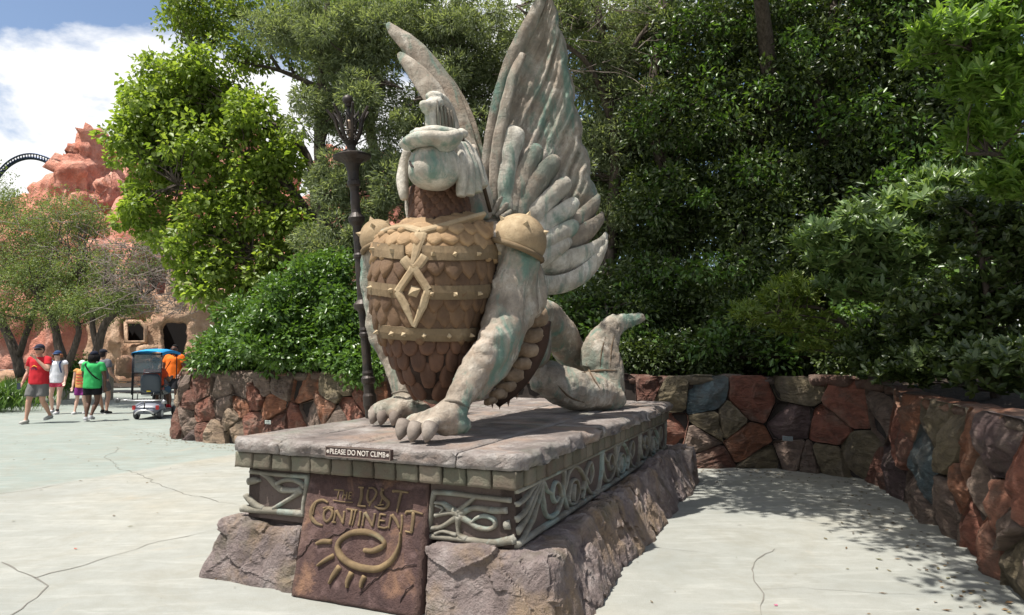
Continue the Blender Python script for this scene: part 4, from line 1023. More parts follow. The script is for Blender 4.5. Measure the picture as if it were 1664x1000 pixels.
# wrist band creases
for L, r in (([(716, 658, 4.75), (728, 652, 4.70), (745, 654, 4.70), (760, 664, 4.78)], 2.6), ([(637, 640, 5.72), (655, 636, 5.64), (676, 644, 5.70)], 2.0)):
    mb = MB(); mb.add(*tube([P(*q) for q in L], pr(r, 5), 8, k=4)); mb.build('wrist_band', M['statue'], st, smooth=True)
for L, r in (([(944, 606), (958, 604), (980, 602), (1004, 603)], 2.2), ([(952, 590), (962, 612), (975, 632)], 2.0), ([(985, 545), (978, 570), (975, 598)], 1.5), ([(1000, 540), (994, 565), (992, 598)], 1.5), ([(905, 625), (925, 645), (950, 655)], 1.8)):
    bt3 = globals().get('bt3') or BVHTree.FromPolygons([tuple(v) for v in bV], [tuple(f) for f in bF]); pts = []
    for a in catmull([np.array([*q, 0.]) for q in L], 6):
        h = hit(bt3, a[0], a[1])
        if h[0] is not None: pts.append(h[0]-h[1]*.004)
    if len(pts) > 2:
        mb = MB(); mb.add(*tube(pts, [pr(r, 7.5)*(.3+.7*math.sin(math.pi*(i+.5)/len(pts))) for i in range(len(pts))], 6)); mb.build('carved_crease', M['belly'], st, smooth=True)
# ---- belly plates and their spikes
for i, (x, y, rx, ry) in enumerate(((872, 516, 15, 20), (866, 546, 19, 14), (858, 570, 19, 13), (849, 592, 18, 12), (838, 611, 17, 11), (826, 628, 16, 10), (812, 642, 14, 9), (800, 652, 11, 7))):
    Y = 5.75-.06*i*.5
    def bp(mb, x=x, y=y, rx=rx, ry=ry, Y=Y):
        T(mb, [(x-rx, y+ry*.3, Y+.05, ry*.8), (x-rx*.2, y, Y, ry), (x+rx*.6, y-ry*.2, Y+.04, ry*.85)], seg=12)
    organic('belly_plate', bp, .014, 2, 'belly', .016, 7, seed=i)
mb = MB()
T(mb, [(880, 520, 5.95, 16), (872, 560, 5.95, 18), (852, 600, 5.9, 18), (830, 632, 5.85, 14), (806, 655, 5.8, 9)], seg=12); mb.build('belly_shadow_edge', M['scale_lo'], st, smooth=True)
for x, y in ((800, 655), (812, 657), (826, 652), (840, 640)):
    p = P(x, y, 5.85); V = [p+np.array([math.cos(a)*.022, math.sin(a)*.022, .03]) for a in (0, 1.57, 3.14, 4.71)]+[p-ZA*.05]
    add('belly_spike', V, [(1, 0, 4), (2, 1, 4), (3, 2, 4), (0, 3, 4), (0, 1, 2, 3)], M['scale_lo'], st)
for i, (x, y, r) in enumerate(((878, 604, 13), (886, 618, 12), (870, 622, 10))):
    organic('hip_fold', lambda mb, x=x, y=y, r=r: E(mb, x, y, 7.0, r, r*1.3), .016, 2, 'statue', .006, 10, seed=i)
# ---- wings
def feather(L, flat=.42, mat='statue', nref=(-.6, 1, .05), name='feather', seg=20, amp=.011, seed=0, parent=None, tilt=.38):
    pts = [P(x, y, Y) for x, y, Y, r in L]; rad = [pr(r, Y) for x, y, Y, r in L]
    Tn = nrm(pts[-1]-pts[0]); nr = np.array(nref, float); nr = nrm(nr-Tn*(nr@Tn)); nr = nr*math.cos(tilt)+np.cross(Tn, nr)*math.sin(tilt)
    V, F_ = tube(pts, rad, seg, flat=flat, nref=nr, k=8, sharp=1.9)
    V = np.array(V); c = V.mean(0)
    for i in range(len(V)):
        q = V[i]; f_ = fbm(q, 6, 4, seed); ln = noise.noise(Vector((q[0]*16+q[2]*6, q[1]*3, q[2]*2.2+seed)))
        V[i] = q + np.array([0, -1, 0])*(amp*1.3*f_+amp*1.0*ln) + np.array([1, 0, 0])*amp*.8*fbm(q, 5, 3, seed+4)
    return add(name, V, F_, M[mat], parent or st, smooth=True)
wing = st
# root web behind the feathers
def b_web(mb):
    kw = dict(seg=16, flat=.35, nref=(-.25, 1, .05))
    T(mb, [(815, 400, 6.1, 30), (826, 330, 6.15, 42), (846, 250, 6.2, 46), (868, 170, 6.24, 40), (882, 100, 6.27, 29), (888, 40, 6.3, 16)], **kw)
    T(mb, [(840, 420, 6.1, 36), (880, 390, 6.12, 44), (912, 330, 6.14, 40), (922, 270, 6.16, 32), (915, 200, 6.2, 26)], **kw)
    T(mb, [(850, 430, 6.0, 30), (900, 425, 6.05, 30), (940, 400, 6.1, 22)], **kw)
    pass
def b_root(mb): T(mb, [(760, 400, 5.7, 36), (790, 385, 5.85, 36), (830, 395, 6.02, 38), (870, 415, 6.3, 32), (905, 425, 6.55, 22)], seg=14)
organic('wing_root', b_root, .022, 5, 'statue', .012, 5)
def WY(x, Y): return Y+.42*pr(max(0, x-805), Y)
# the broad carved vane: long shallow flutes running up and out to a scalloped trailing edge
Lc = catmull([np.array([*q, 0.]) for q in ((806, 420), (796, 340), (796, 260), (808, 180), (832, 100), (862, 38), (884, -8))], 12)
Rc = catmull([np.array([*q, 0.]) for q in ((905, 448), (960, 392), (966, 330), (953, 265), (938, 195), (925, 125), (910, 50), (894, -8))], 12)
def along(C_, t):
    x = t*(len(C_)-1); i = min(int(x), len(C_)-2); return C_[i]*(1-(x-i))+C_[i+1]*(x-i)
nu, nv, NF = 64, 170, 7.; V = []; F_ = []
for j in range(nv+1):
    t = j/nv; l, r_ = along(Lc, t), along(Rc, t); f1_ = (1-1.15*t)*NF; fr = f1_-math.floor(f1_)
    scal = 9*math.sin(math.pi*min(1, fr*1.02))**.6-2
    for i in range(nu+1):
        s_ = i/nu; x = l[0]+(r_[0]+scal*(.3+.7*(1-t*.5))*s_**6-l[0])*s_; y = l[1]*(1-s_)+r_[1]*s_ - 12*s_**5*fr*(1-t)
        f_ = (s_-1.15*t*(.35+.65*s_))*NF + .15*noise.noise(Vector((s_*3, t*4, 1))); q = f_-math.floor(f_)
        rid = .050*(q**.8)*(1-max(0, (q-.88)/.12)**2) + .014*math.sin(f_*2*math.pi*2.5+t*5)*(.4+.6*s_)
        hol = .07*math.sin(math.pi*min(1, s_*1.1))*(1-t*.6)
        edge = .10*max(0, (s_-.93)/.07)**2
        Y = 6.16+.16*t - rid*(1-.5*t) + hol + edge
        Y = WY(x, Y); p = P(x, y, Y); p = p+np.array([.35, -.93, 0])*(.014*fbm(p, 6, 4, 3.)+.008*facet(p, 7., 2.)); V.append(p)
n1 = len(V)
for k_ in range(n1): V.append(V[k_]+np.array([-.05, .12, 0]))
W_ = nu+1
for j in range(nv):
    for i in range(nu):
        a_ = j*W_+i; F_.append((a_, a_+1, a_+1+W_, a_+W_)); F_.append((n1+a_, n1+a_+W_, n1+a_+1+W_, n1+a_+1))
for j in range(nv):
    for i in (0, nu):
        a_ = j*W_+i; F_.append((a_, a_+W_, n1+a_+W_, n1+a_) if i == 0 else (a_, n1+a_, n1+a_+W_, a_+W_))
for i in range(nu):
    F_.append((i, n1+i, n1+i+1, i+1)); a_ = nv*W_+i; F_.append((a_, a_+1, n1+a_+1, n1+a_))
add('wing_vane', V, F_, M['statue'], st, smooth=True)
prim = [[(790, 345, 15), (795, 270, 16), (808, 180, 15), (832, 100, 15), (862, 38, 13), (886, -12, 7)],
 [(885, 392, 17), (925, 372, 21), (952, 350, 19), (968, 330, 13), (974, 318, 5)],
 [(882, 402, 18), (925, 394, 22), (955, 376, 19), (974, 358, 12), (980, 346, 5)],
 [(868, 428, 19), (915, 428, 23), (955, 415, 21), (977, 397, 14), (986, 380, 6)],
 [(862, 458, 16), (895, 464, 17), (930, 456, 18), (960, 435, 16), (978, 408, 10), (986, 392, 4)]]
for i, L in enumerate(prim):
    n_ = len(L); Yo = 6.12-.03*i if i else 6.10
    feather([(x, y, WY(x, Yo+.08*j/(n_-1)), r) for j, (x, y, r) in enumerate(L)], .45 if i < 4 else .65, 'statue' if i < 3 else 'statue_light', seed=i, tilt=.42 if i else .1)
cov = [([(800, 335, 10), (808, 250, 12), (822, 170, 11), (838, 115, 10), (850, 90, 7)], 'statue'),
 ([(822, 345, 18), (822, 300, 19), (826, 262, 19), (832, 235, 21), (836, 220, 20), (838, 213, 14)], 'statue_light'),
 ([(835, 352, 17), (846, 305, 19), (860, 270, 17), (872, 248, 13), (876, 240, 7)], 'statue'),
 ([(845, 358, 17), (864, 315, 18), (884, 285, 16), (900, 266, 13), (905, 258, 7)], 'statue'),
 ([(852, 378, 16), (876, 345, 17), (900, 318, 15), (918, 302, 13), (926, 296, 7)], 'statue_light'),
 ([(858, 392, 14), (885, 370, 15), (910, 350, 14), (930, 335, 12), (938, 330, 6)], 'statue_light'),
 ([(862, 408, 14), (888, 394, 15), (912, 380, 13), (930, 370, 11), (938, 366, 5)], 'statue_light'),
 ([(866, 428, 12), (884, 420, 13), (902, 408, 12), (918, 398, 10), (928, 392, 5)], 'statue_light')]
for i, (L, mt) in enumerate(cov):
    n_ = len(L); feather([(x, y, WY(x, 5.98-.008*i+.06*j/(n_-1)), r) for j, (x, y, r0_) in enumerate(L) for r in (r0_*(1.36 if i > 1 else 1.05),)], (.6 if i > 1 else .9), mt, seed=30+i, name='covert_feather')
for L in ([(800, 350, 5), (806, 336, 6), (812, 326, 5), (816, 320, 3)], [(806, 352, 5), (815, 343, 6), (822, 334, 5), (825, 330, 3)], [(812, 356, 5), (822, 350, 6), (831, 342, 4)]):
    feather([(x, y, 5.72, r) for x, y, r in L], .7, 'statue_light', name='covert_feather')
# far wing, rising behind the head
feather([(775, 370, 6.1, 20), (768, 300, 6.15, 19), (760, 250, 6.2, 19), (745, 200, 6.25, 20), (722, 150, 6.3, 23), (695, 108, 6.3, 21), (665, 72, 6.3, 17), (640, 50, 6.3, 10), (630, 38, 6.3, 4)], .55, 'statue', (.2, 1, .1), 'far_feather', amp=.012, seed=3)
feather([(745, 300, 6.08, 14), (737, 240, 6.1, 15), (722, 190, 6.1, 18), (700, 148, 6.14, 20), (675, 115, 6.16, 15), (655, 94, 6.18, 9), (648, 86, 6.18, 4)], .6, 'statue', (.2, 1, .1), 'far_feather', amp=.010, seed=7)
feather([(790, 340, 6.25, 14), (776, 270, 6.3, 16), (758, 200, 6.35, 16), (735, 150, 6.4, 14), (712, 112, 6.4, 8)], .5, 'statue', (.2, 1, .1), 'far_feather', seed=12)
# ---- the torch staff, a thing of its own, standing on the slab
sy = 6.42; sb = P(603, 676, sy); sb[2] = ZT; stp = P(565, 160, sy-.1)
staff = empty('torch_staff', sb, 'tall dark bronze torch staff with a spiked crown leaning beside the winged statue', 'staff')
LT = np.linalg.norm(stp-sb); k = sy/FPX
def tt(y): return (676-y)/(676-160.)
prof = [(676, 9), (662, 9), (655, 11), (640, 11), (636, 9), (622, 8.5), (619, 11), (612, 11.5), (608, 8.5), (604, 9.5), (600, 8), (590, 7.5), (548, 7.5), (545, 9.5), (541, 9.5), (538, 7.5), (535, 9), (531, 7.5), (510, 8), (505, 9), (500, 15), (494, 15.5), (487, 9), (482, 8), (440, 8), (422, 7.5), (419, 9.5), (415, 9.5), (412, 7.5), (375, 7.5), (368, 8), (362, 13), (355, 14), (347, 8), (342, 7.5), (330, 8), (312, 7), (305, 8), (302, 11), (296, 11), (293, 9), (280, 9.5), (268, 13), (262, 20), (258, 31), (255, 32), (252, 26), (249, 10), (243, 7), (238, 8), (232, 12), (229, 8)]
V, F_ = lathe(sb, stp, [(tt(y), r*k*.98) for y, r in prof], 18); add('shaft', V, F_, M['iron'], staff, smooth=False)
ax = nrm(stp-sb)
def sp(y, r=0, a=0.):
    c = sb+(stp-sb)*tt(y); n1 = nrm(np.cross(ax, [0, 1, 0])); n2 = np.cross(ax, n1); return c+(n1*math.cos(a)+n2*math.sin(a))*r*k
for i in range(7):
    a = 2*math.pi*i/7+.2
    mb = MB(); mb.add(*tube([sp(232, 8, a), sp(222, 15, a), sp(208, 20, a), sp(196, 23, a), sp(178, 35, a)], [.013, .015, .016, .016, .012], 6, k=3)); mb.build('crown_tine', M['iron'], staff)
    mb = MB(); mb.add(*tube([sp(206, 20, a), sp(188, 25, a+.45), sp(206, 20, a+.9)], .009, 5)); mb.build('crown_chevron', M['iron'], staff)
    mb = MB(); mb.add(*tube([sp(222, 12, a+.45), sp(200, 17, a+.45), sp(183, 15, a+.45)], [.008, .009, .006], 5)); mb.build('crown_bar', M['iron'], staff)
for y, r in ((228, 10), (216, 14)):
    mb = MB(); mb.add(*tube([sp(y, r, 2*math.pi*i/16) for i in range(17)], .009, 6, cap=False)); mb.build('crown_ring', M['iron'], staff)
mb = MB(); mb.add(*tube([sp(232), sp(200), sp(170)], [.02, .022, .011], 8)); mb.build('lamp_stem', M['iron'], staff)
mb = MB(); mb.add(*ellip(sp(163), .05, 14, 10)); mb.add(*lathe(sp(174), sp(168), [(0, .03), (1, .03)], 12)); mb.build('finial_ball', M['iron'], staff, smooth=True)
mb = MB(); mb.add(*lathe(sp(226), sp(196), [(0, .02), (.3, .03), (.9, .034), (1, .02)], 12)); mb.build('lamp_cup', M['metal'], staff, color=(.30, .22, .16))
print('statue ok', nsc)
# ------------------------------------------------------------------ foliage
def unit(n):
    v = rng.normal(size=(n, 3)); return v/np.linalg.norm(v, axis=1)[:, None]
def norm_rows(v): return v/np.maximum(np.linalg.norm(v, axis=1), 1e-9)[:, None]
def leaf_mesh(name, C, D, U, L, Wd, mat, rich=False, curl=.15):
    """C base points, D leaf axes, U leaf normals, L length, Wd width (arrays)"""
    n = len(C); D = norm_rows(D); B = norm_rows(np.cross(D, U)); N = np.cross(B, D)
    L = np.broadcast_to(L, (n,))[:, None]; Wd = np.broadcast_to(Wd, (n,))[:, None]
    if rich:
        pts = [C, C+D*L*.35+B*Wd*.42-N*Wd*.0, C+D*L*.72+B*Wd*.40-N*L*curl*.4, C+D*L-N*L*curl, C+D*L*.72-B*Wd*.40-N*L*curl*.4, C+D*L*.35-B*Wd*.42, C+D*L*.5-N*Wd*.22]
        tri = [(0, 1, 6), (1, 2, 6), (2, 3, 6), (3, 4, 6), (4, 5, 6), (5, 0, 6)]
    else:
        pts = [C, C+D*L*.5+B*Wd*.5, C+D*L-N*L*curl, C+D*L*.5-B*Wd*.5]
        tri = [(0, 1, 2), (0, 2, 3)]
        pts[1] = pts[1]+N*Wd*.15; pts[3] = pts[3]+N*Wd*.15
    k = len(pts); V = np.stack(pts, 1).reshape(-1, 3)
    T_ = (np.array(tri)[None]+(np.arange(n)*k)[:, None, None]).reshape(-1, 3)
    me = bpy.data.meshes.new(name); me.vertices.add(len(V)); me.vertices.foreach_set('co', V.astype(np.float32).ravel())
    nt_ = len(T_); me.loops.add(nt_*3); me.loops.foreach_set('vertex_index', T_.astype(np.int32).ravel())
    me.polygons.add(nt_); me.polygons.foreach_set('loop_start', np.arange(0, nt_*3, 3, dtype=np.int32))
    try: me.polygons.foreach_set('loop_total', np.full(nt_, 3, np.int32))
    except Exception: pass
    me.materials.append(mat); me.update(calc_edges=True); return me
NL = 0
def clumps(ells, density=1.):
    """px ellipses -> clump centres. each: (px, py, rx, ry, Y, depth half size, count)"""
    out = []
    for (x, y, rx, ry, Y, dy, n) in ells:
        n = int(n*density); u_ = unit(n)*(rng.random((n, 1))**.42)
        k = Y/FPX; c = P(x, y, Y); out.append(c+u_*np.array([rx*k, dy, ry*k]))
    return np.concatenate(out)
def foliage(name, ctr, rad, per, L, Wd, mat, parent, droop=.15, rich=False, up=.5, spray=False, curl=.15, flat=.8, zmin=None):
    global NL
    n = len(ctr)*per; ci = np.repeat(np.arange(len(ctr)), per)
    r_ = rad*(.65+.7*rng.random(len(ctr)))
    u_ = unit(n); rr = (.35+.65*rng.random(n)**.6)*r_[ci]
    off = u_*rr[:, None]*np.array([1, 1, flat]); C = ctr[ci]+off
    D = u_+unit(n)*.8; D[:, 2] -= droop
    U = unit(n)*.75; U[:, 2] += up
    ll = L*(.65+.6*rng.random(n)); ww = Wd*(.75+.5*rng.random(n))
    if zmin is not None:
        k_ = C[:, 2] > zmin; C, D, U, ll, ww = C[k_], D[k_], U[k_], ll[k_], ww[k_]
    NL += len(C); me = leaf_mesh(name, C-ORG[parent.name], D, U, ll, ww, mat, rich, curl)
    return link(name, me, parent, ORG[parent.name])
def rosettes(name, ctr, rad, ntips, nleaf, L, Wd, mat, parent, upb=.6):
    """tufts of long leaves at the twig ends"""
    global NL
    nt_ = len(ctr)*ntips; ci = np.repeat(np.arange(len(ctr)), ntips); u_ = unit(nt_); u_[:, 2] = np.abs(u_[:, 2])*.8-.1
    tip = ctr[ci]+u_*rad*(.5+.6*rng.random((nt_, 1))); ax = norm_rows(u_*.6+np.array([0, -.25, upb])+unit(nt_)*.35)
    li = np.repeat(np.arange(nt_), nleaf); n = len(li); A = ax[li]; rv = norm_rows(np.cross(A, unit(n))); spread = .35+.75*rng.random((n, 1))
    D = A*(1-spread*.55)+rv*spread; U = A-D*(A*D).sum(1)[:, None]
    C = tip[li]-A*rng.random((n, 1))*L*.5
    NL += n; me = leaf_mesh(name, C-ORG[parent.name], D, U, L*(.7+.5*rng.random(n)), Wd*(.8+.4*rng.random(n)), mat, True, .12)
    return link(name, me, parent, ORG[parent.name]), tip
def limbs(name, pairs, mat, parent, seg=6, wob=.12, seed=1):
    """pairs: list of (start, end, r0, r1) -> gently crooked tapering limbs"""
    r = random.Random(seed); mb = MB()
    for a, b, r0, r1 in pairs:
        a, b = np.array(a), np.array(b); L = np.linalg.norm(b-a); n = max(3, int(L/.45)+2); pts = []
        for i in range(n+1):
            t = i/n; p = a*(1-t)+b*t
            if 0 < i < n: p = p+np.array([r.uniform(-1, 1), r.uniform(-1, 1), r.uniform(-.6, 1)])*wob*min(1, L*.5)*(.5+.5*math.sin(math.pi*t))
            pts.append(p)
        mb.add(*tube(pts, [r0*(1-i/n)+r1*i/n for i in range(n+1)], seg, k=2))
    return mb.build(name, mat, parent, smooth=True)
def branchwork(parent, joints, ctr, nb, r0, mat, seed, name='limb', r1=.008, wob=.16):
    r = random.Random(seed); pick = [ctr[i] for i in r.sample(range(len(ctr)), min(nb, len(ctr)))]; pairs = []
    for p in pick:
        j = min(joints, key=lambda q: np.linalg.norm(q-p)+(0 if q[2] < p[2] else .8)); pairs.append((j, p, r0*r.uniform(.5, 1), r1))
    return limbs(name, pairs, mat, parent, 5, wob, seed)
def tree(name, label, base, trunk, ells, leaf, limb_n=20, cat='tree', group=None, bark='bark', rad=.4, per=120, L=.08, Wd=.04, mat='leaf_dark', trunk_r=.16, seed=0, density=1., limb_r=.035, **kw):
    t = empty(name, base, label, cat, group)
    joints = []
    for k_, T_ in enumerate(trunk):
        pts = [np.array(q[:3]) for q in T_]; rr = [q[3] for q in T_]
        mb = MB(); mb.add(*tube(pts, rr, 9, k=4, lump=.25, seed=seed+k_)); mb.build('trunk' if k_ == 0 else 'main_limb', M[bark], t, smooth=True)
        joints += catmull(pts, 4)[2:]
    ctr = clumps(ells, density)
    if limb_n: branchwork(t, joints, ctr, limb_n, limb_r, M[bark], seed)
    foliage('crown', ctr, rad, per, L, Wd, M[mat], t, **kw)
    return t, ctr, joints
def q4(x, y, Y, r): return (*P(x, y, Y), r)
# --- sunlit broadleaf tree at left centre
tree('broadleaf_tree', 'bright sunlit green broadleaf tree with a wide drooping crown beside the torch staff', (*P(545, 600, 16)[:2], 1.2),
 [[q4(548, 640, 16, .2), q4(540, 520, 16, .18), q4(520, 400, 16, .15), q4(500, 345, 16, .11), q4(455, 290, 15.8, .08), q4(400, 250, 15.6, .05)], [q4(540, 520, 16, .14), q4(515, 440, 15.8, .10), q4(470, 425, 15.5, .08), q4(410, 410, 15.3, .05)], [q4(515, 380, 16, .12), q4(505, 270, 16, .10), q4(470, 220, 16, .08), q4(400, 180, 15.8, .05)], [q4(505, 345, 16, .1), q4(440, 330, 15.6, .06), q4(360, 320, 15.4, .04), q4(290, 300, 15.2, .02)]],
 [(300, 130, 75, 48, 16, 1.2, 46), (262, 185, 72, 60, 16, 1.3, 56), (225, 240, 42, 66, 15.8, 1.0, 40), (345, 170, 75, 70, 16, 1.4, 56), (300, 250, 85, 55, 15.6, 1.2, 50), (400, 220, 75, 70, 16, 1.3, 56), (235, 335, 42, 48, 15.4, .9, 26), (330, 330, 75, 45, 15.4, 1.1, 40), (430, 300, 60, 50, 15.8, 1.0, 34), (320, 400, 48, 45, 15.2, .8, 26), (345, 455, 45, 48, 15.1, .8, 24), (420, 385, 70, 45, 15.5, .9, 34), (460, 250, 45, 60, 16, .9, 26), (405, 440, 55, 45, 15.4, .9, 24), (490, 400, 35, 60, 15.8, .8, 16)],
 None, limb_n=150, rad=.30, per=82, L=.14, Wd=.095, mat='leaf_bright', seed=3, limb_r=.032, droop=.35, up=.8, density=.8)
# --- high yellow-green tree, open crown
tree('open_crown_tree', 'tall tree with loose yellow green leaves and thin dark branches against the blue sky', (*P(620, 600, 17)[:2], 1.2),
 [[q4(640, 640, 17.5, .2), q4(625, 400, 17.5, .18), q4(600, 200, 17, .13), q4(560, 60, 17, .10), q4(540, -60, 17, .06)], [q4(600, 200, 17, .09), q4(530, 150, 16.8, .07), q4(455, 115, 16.6, .05), q4(380, 100, 16.4, .03), q4(320, 90, 16.3, .012)], [q4(455, 115, 16.6, .05), q4(420, 60, 16.6, .035), q4(390, 20, 16.6, .025), q4(350, -20, 16.6, .015)], [q4(480, 125, 16.7, .04), q4(455, 70, 16.7, .03), q4(440, 0, 16.7, .02)]],
 [(300, 25, 42, 24, 16.4, .9, 20), (345, 45, 50, 22, 16.4, .9, 20), (395, 85, 45, 30, 16.4, 1., 18), (420, 20, 60, 30, 16.6, 1., 22), (480, 60, 50, 60, 16.8, 1., 26), (355, 5, 60, 18, 16.6, 1., 18), (560, 20, 80, 40, 17, 1.2, 50), (640, 10, 70, 40, 17.3, 1.2, 40), (540, 120, 50, 50, 17, 1.2, 30), (600, 90, 60, 60, 17.5, 1., 36)],
 None, limb_n=110, rad=.34, per=62, L=.115, Wd=.075, mat='leaf_yellow', seed=5, limb_r=.02, droop=.3, up=.7)
# --- feathery cedars behind the statue
ced = [('shaggy grey green cedar with a bare crooked limb behind the torch staff crown', [[q4(545, 640, 14.5, .17), q4(530, 420, 14.5, .15), q4(520, 250, 14.5, .12), q4(525, 100, 14.5, .09), q4(535, -30, 14.5, .05)], [q4(525, 150, 14.4, .07), q4(570, 135, 14, .05), q4(610, 128, 13.8, .045), q4(655, 145, 13.6, .02)], [q4(522, 240, 14.5, .05), q4(560, 120, 14.2, .03), q4(610, 60, 14, .015)]],
  [(500, 40, 50, 50, 14.4, 1., 34), (450, 50, 45, 30, 14.4, .8, 22), (560, 90, 70, 60, 14.3, 1.1, 60), (620, 60, 60, 60, 14.3, 1., 50), (530, 180, 55, 60, 14.5, 1., 30), (600, 180, 50, 60, 14.3, 1., 44), (545, 300, 45, 60, 14.2, .9, 38), (620, 280, 50, 60, 14.4, .9, 36), (540, 400, 50, 50, 14, .9, 34), (590, 380, 50, 50, 14.2, .9, 30)], 21),
 ('tall grey green cedar between the two raised wings of the statue', [[q4(760, 640, 14, .17), q4(755, 400, 14, .15), q4(750, 200, 14, .12), q4(745, 60, 14, .09), q4(740, -60, 14, .05)], [q4(752, 230, 14, .07), q4(790, 192, 13.6, .06), q4(740, 182, 13.3, .05), q4(690, 160, 13.2, .02)]],
  [(690, 40, 60, 60, 14, 1., 50), (760, 60, 70, 70, 14, 1.2, 60), (740, 150, 70, 60, 14, 1.2, 50), (690, 200, 60, 60, 14.2, 1., 40), (780, 240, 60, 60, 14, 1., 44), (740, 310, 80, 60, 14, 1., 44), (660, 320, 50, 60, 14.2, 1., 34), (820, 100, 40, 80, 14.3, 1., 34)], 22),
 ('dusty cedar with grey bare twigs in its top just right of the large wing', [[q4(985, 640, 13.5, .17), q4(990, 420, 13.5, .15), q4(1000, 250, 13.5, .12), q4(980, 80, 13.5, .09), q4(960, -60, 13.5, .06)], [q4(995, 200, 13.5, .08), q4(960, 110, 13.2, .05), q4(900, 60, 13, .04), q4(840, 10, 13, .02)], [q4(990, 150, 13.5, .07), q4(1040, 60, 13.2, .045), q4(1100, -10, 13, .03)]],
  [(930, 20, 70, 40, 13.6, 1.1, 34), (980, 120, 60, 60, 13.7, 1., 40), (1040, 60, 60, 60, 13.7, 1., 34), (960, 250, 60, 60, 13.8, 1., 40), (1030, 200, 60, 70, 13.8, 1., 40), (880, 60, 50, 60, 13.8, 1., 24), (980, 360, 60, 60, 13.8, 1., 34)], 23)]
for lab, tr, el, sd_ in ced:
    t, ctr, jn = tree('cedar_tree', lab, (*P(tr[0][0][0]*0+ (545 if sd_ == 21 else 760 if sd_ == 22 else 985), 600, 14)[:2], 1.2), tr, el, None, limb_n=110, rad=.30, per=260, L=.13, Wd=.026, mat='leaf_cedar', seed=sd_, limb_r=.03, droop=.1, up=.3, group='cedar trees behind the statue', density=.58)
    if sd_ == 23:
        pr_ = []
        r = random.Random(4)
        for i in range(130):
            a = P(r.uniform(850, 1120), r.uniform(-20, 150), 13.2+r.uniform(-.5, .6)); pr_.append((a, a+np.array([r.uniform(-.8, .8), r.uniform(-.3, .3), r.uniform(-.3, .55)]), .010, .003))
        limbs('bare_twigs', pr_, M['twig'], t, 4, .10, 6)['kind'] = 'stuff'
# --- dark evergreens crowding behind the wall at right
dk = [('dark evergreen oak with dim leaves behind the statue tail', 1090, 13.2, [(1080, 350, 90, 80, 13.2, 1.3, 120), (1060, 480, 100, 70, 12.6, 1.2, 110), (1090, 220, 90, 80, 13.4, 1.3, 100), (1120, 90, 80, 80, 13.4, 1.3, 80), (940, 520, 90, 60, 12.6, 1., 70), (1010, 560, 90, 45, 11.9, .8, 60)]),
 ('dark evergreen oak with a leaning crooked trunk above the blue boulder', 1215, 12.6, [(1210, 330, 90, 90, 12.6, 1.4, 120), (1190, 480, 90, 70, 12, 1.2, 100), (1220, 180, 90, 90, 12.8, 1.4, 110), (1230, 50, 90, 80, 13, 1.4, 90), (1150, 570, 80, 40, 11.2, .7, 46), (1290, 570, 80, 45, 11, .8, 50)]),
 ('dark evergreen oak rising in deep shade behind the wall bend', 1370, 12.2, [(1360, 260, 90, 90, 12.2, 1.4, 110), (1350, 110, 100, 90, 12.4, 1.4, 110), (1330, 420, 90, 80, 11.6, 1.2, 90), (1400, 10, 100, 60, 12.4, 1.4, 70), (1400, 400, 80, 90, 11.6, 1.2, 80), (1400, 560, 80, 60, 10.2, .9, 56)]),
 ('dark evergreen oak standing farthest right behind the pale laurel branches', 1540, 11.2, [(1500, 200, 100, 90, 11.4, 1.4, 100), (1560, 90, 110, 90, 11.4, 1.4, 100), (1600, 260, 90, 90, 10.8, 1.2, 80), (1480, 330, 90, 80, 11, 1.2, 70), (1640, 420, 80, 110, 9.6, 1.2, 80), (1520, 480, 90, 80, 10, 1., 60), (1500, 20, 110, 60, 12, 1.4, 60)])]
r = random.Random(12)
for i, (lab, x, Y, el) in enumerate(dk):
    lean = (-30, 45, -40, 30)[i]
    tk, ck, jk = tree('evergreen_oak', lab, (*P(x, 600, Y)[:2], 1.2), [[q4(x, 640, Y, .19), q4(x+lean*.4, 500, Y, .16), q4(x-lean*.3, 350, Y, .14), q4(x+lean, 200, Y, .11), q4(x+lean*.5, 40, Y, .08), q4(x, -80, Y, .05)]], el, None, limb_n=110, rad=.36, per=85, L=.12, Wd=.055, mat='leaf_dark', seed=30+i, group='dark evergreen oaks behind the wall', limb_r=.028, droop=.15, up=.6, density=.75)
    fc = clumps([(e[0], e[1]-e[3]*.3, e[2], e[3]*.8, e[4]-1.0, .3, 5) for e in el]); foliage('bright_leaf_bough', fc, .34, 60, .12, .055, M['leaf_hedge'], tk, up=.9, flat=.5)  # brighter leaf colour makes these clumps look sunlit against the dark crown
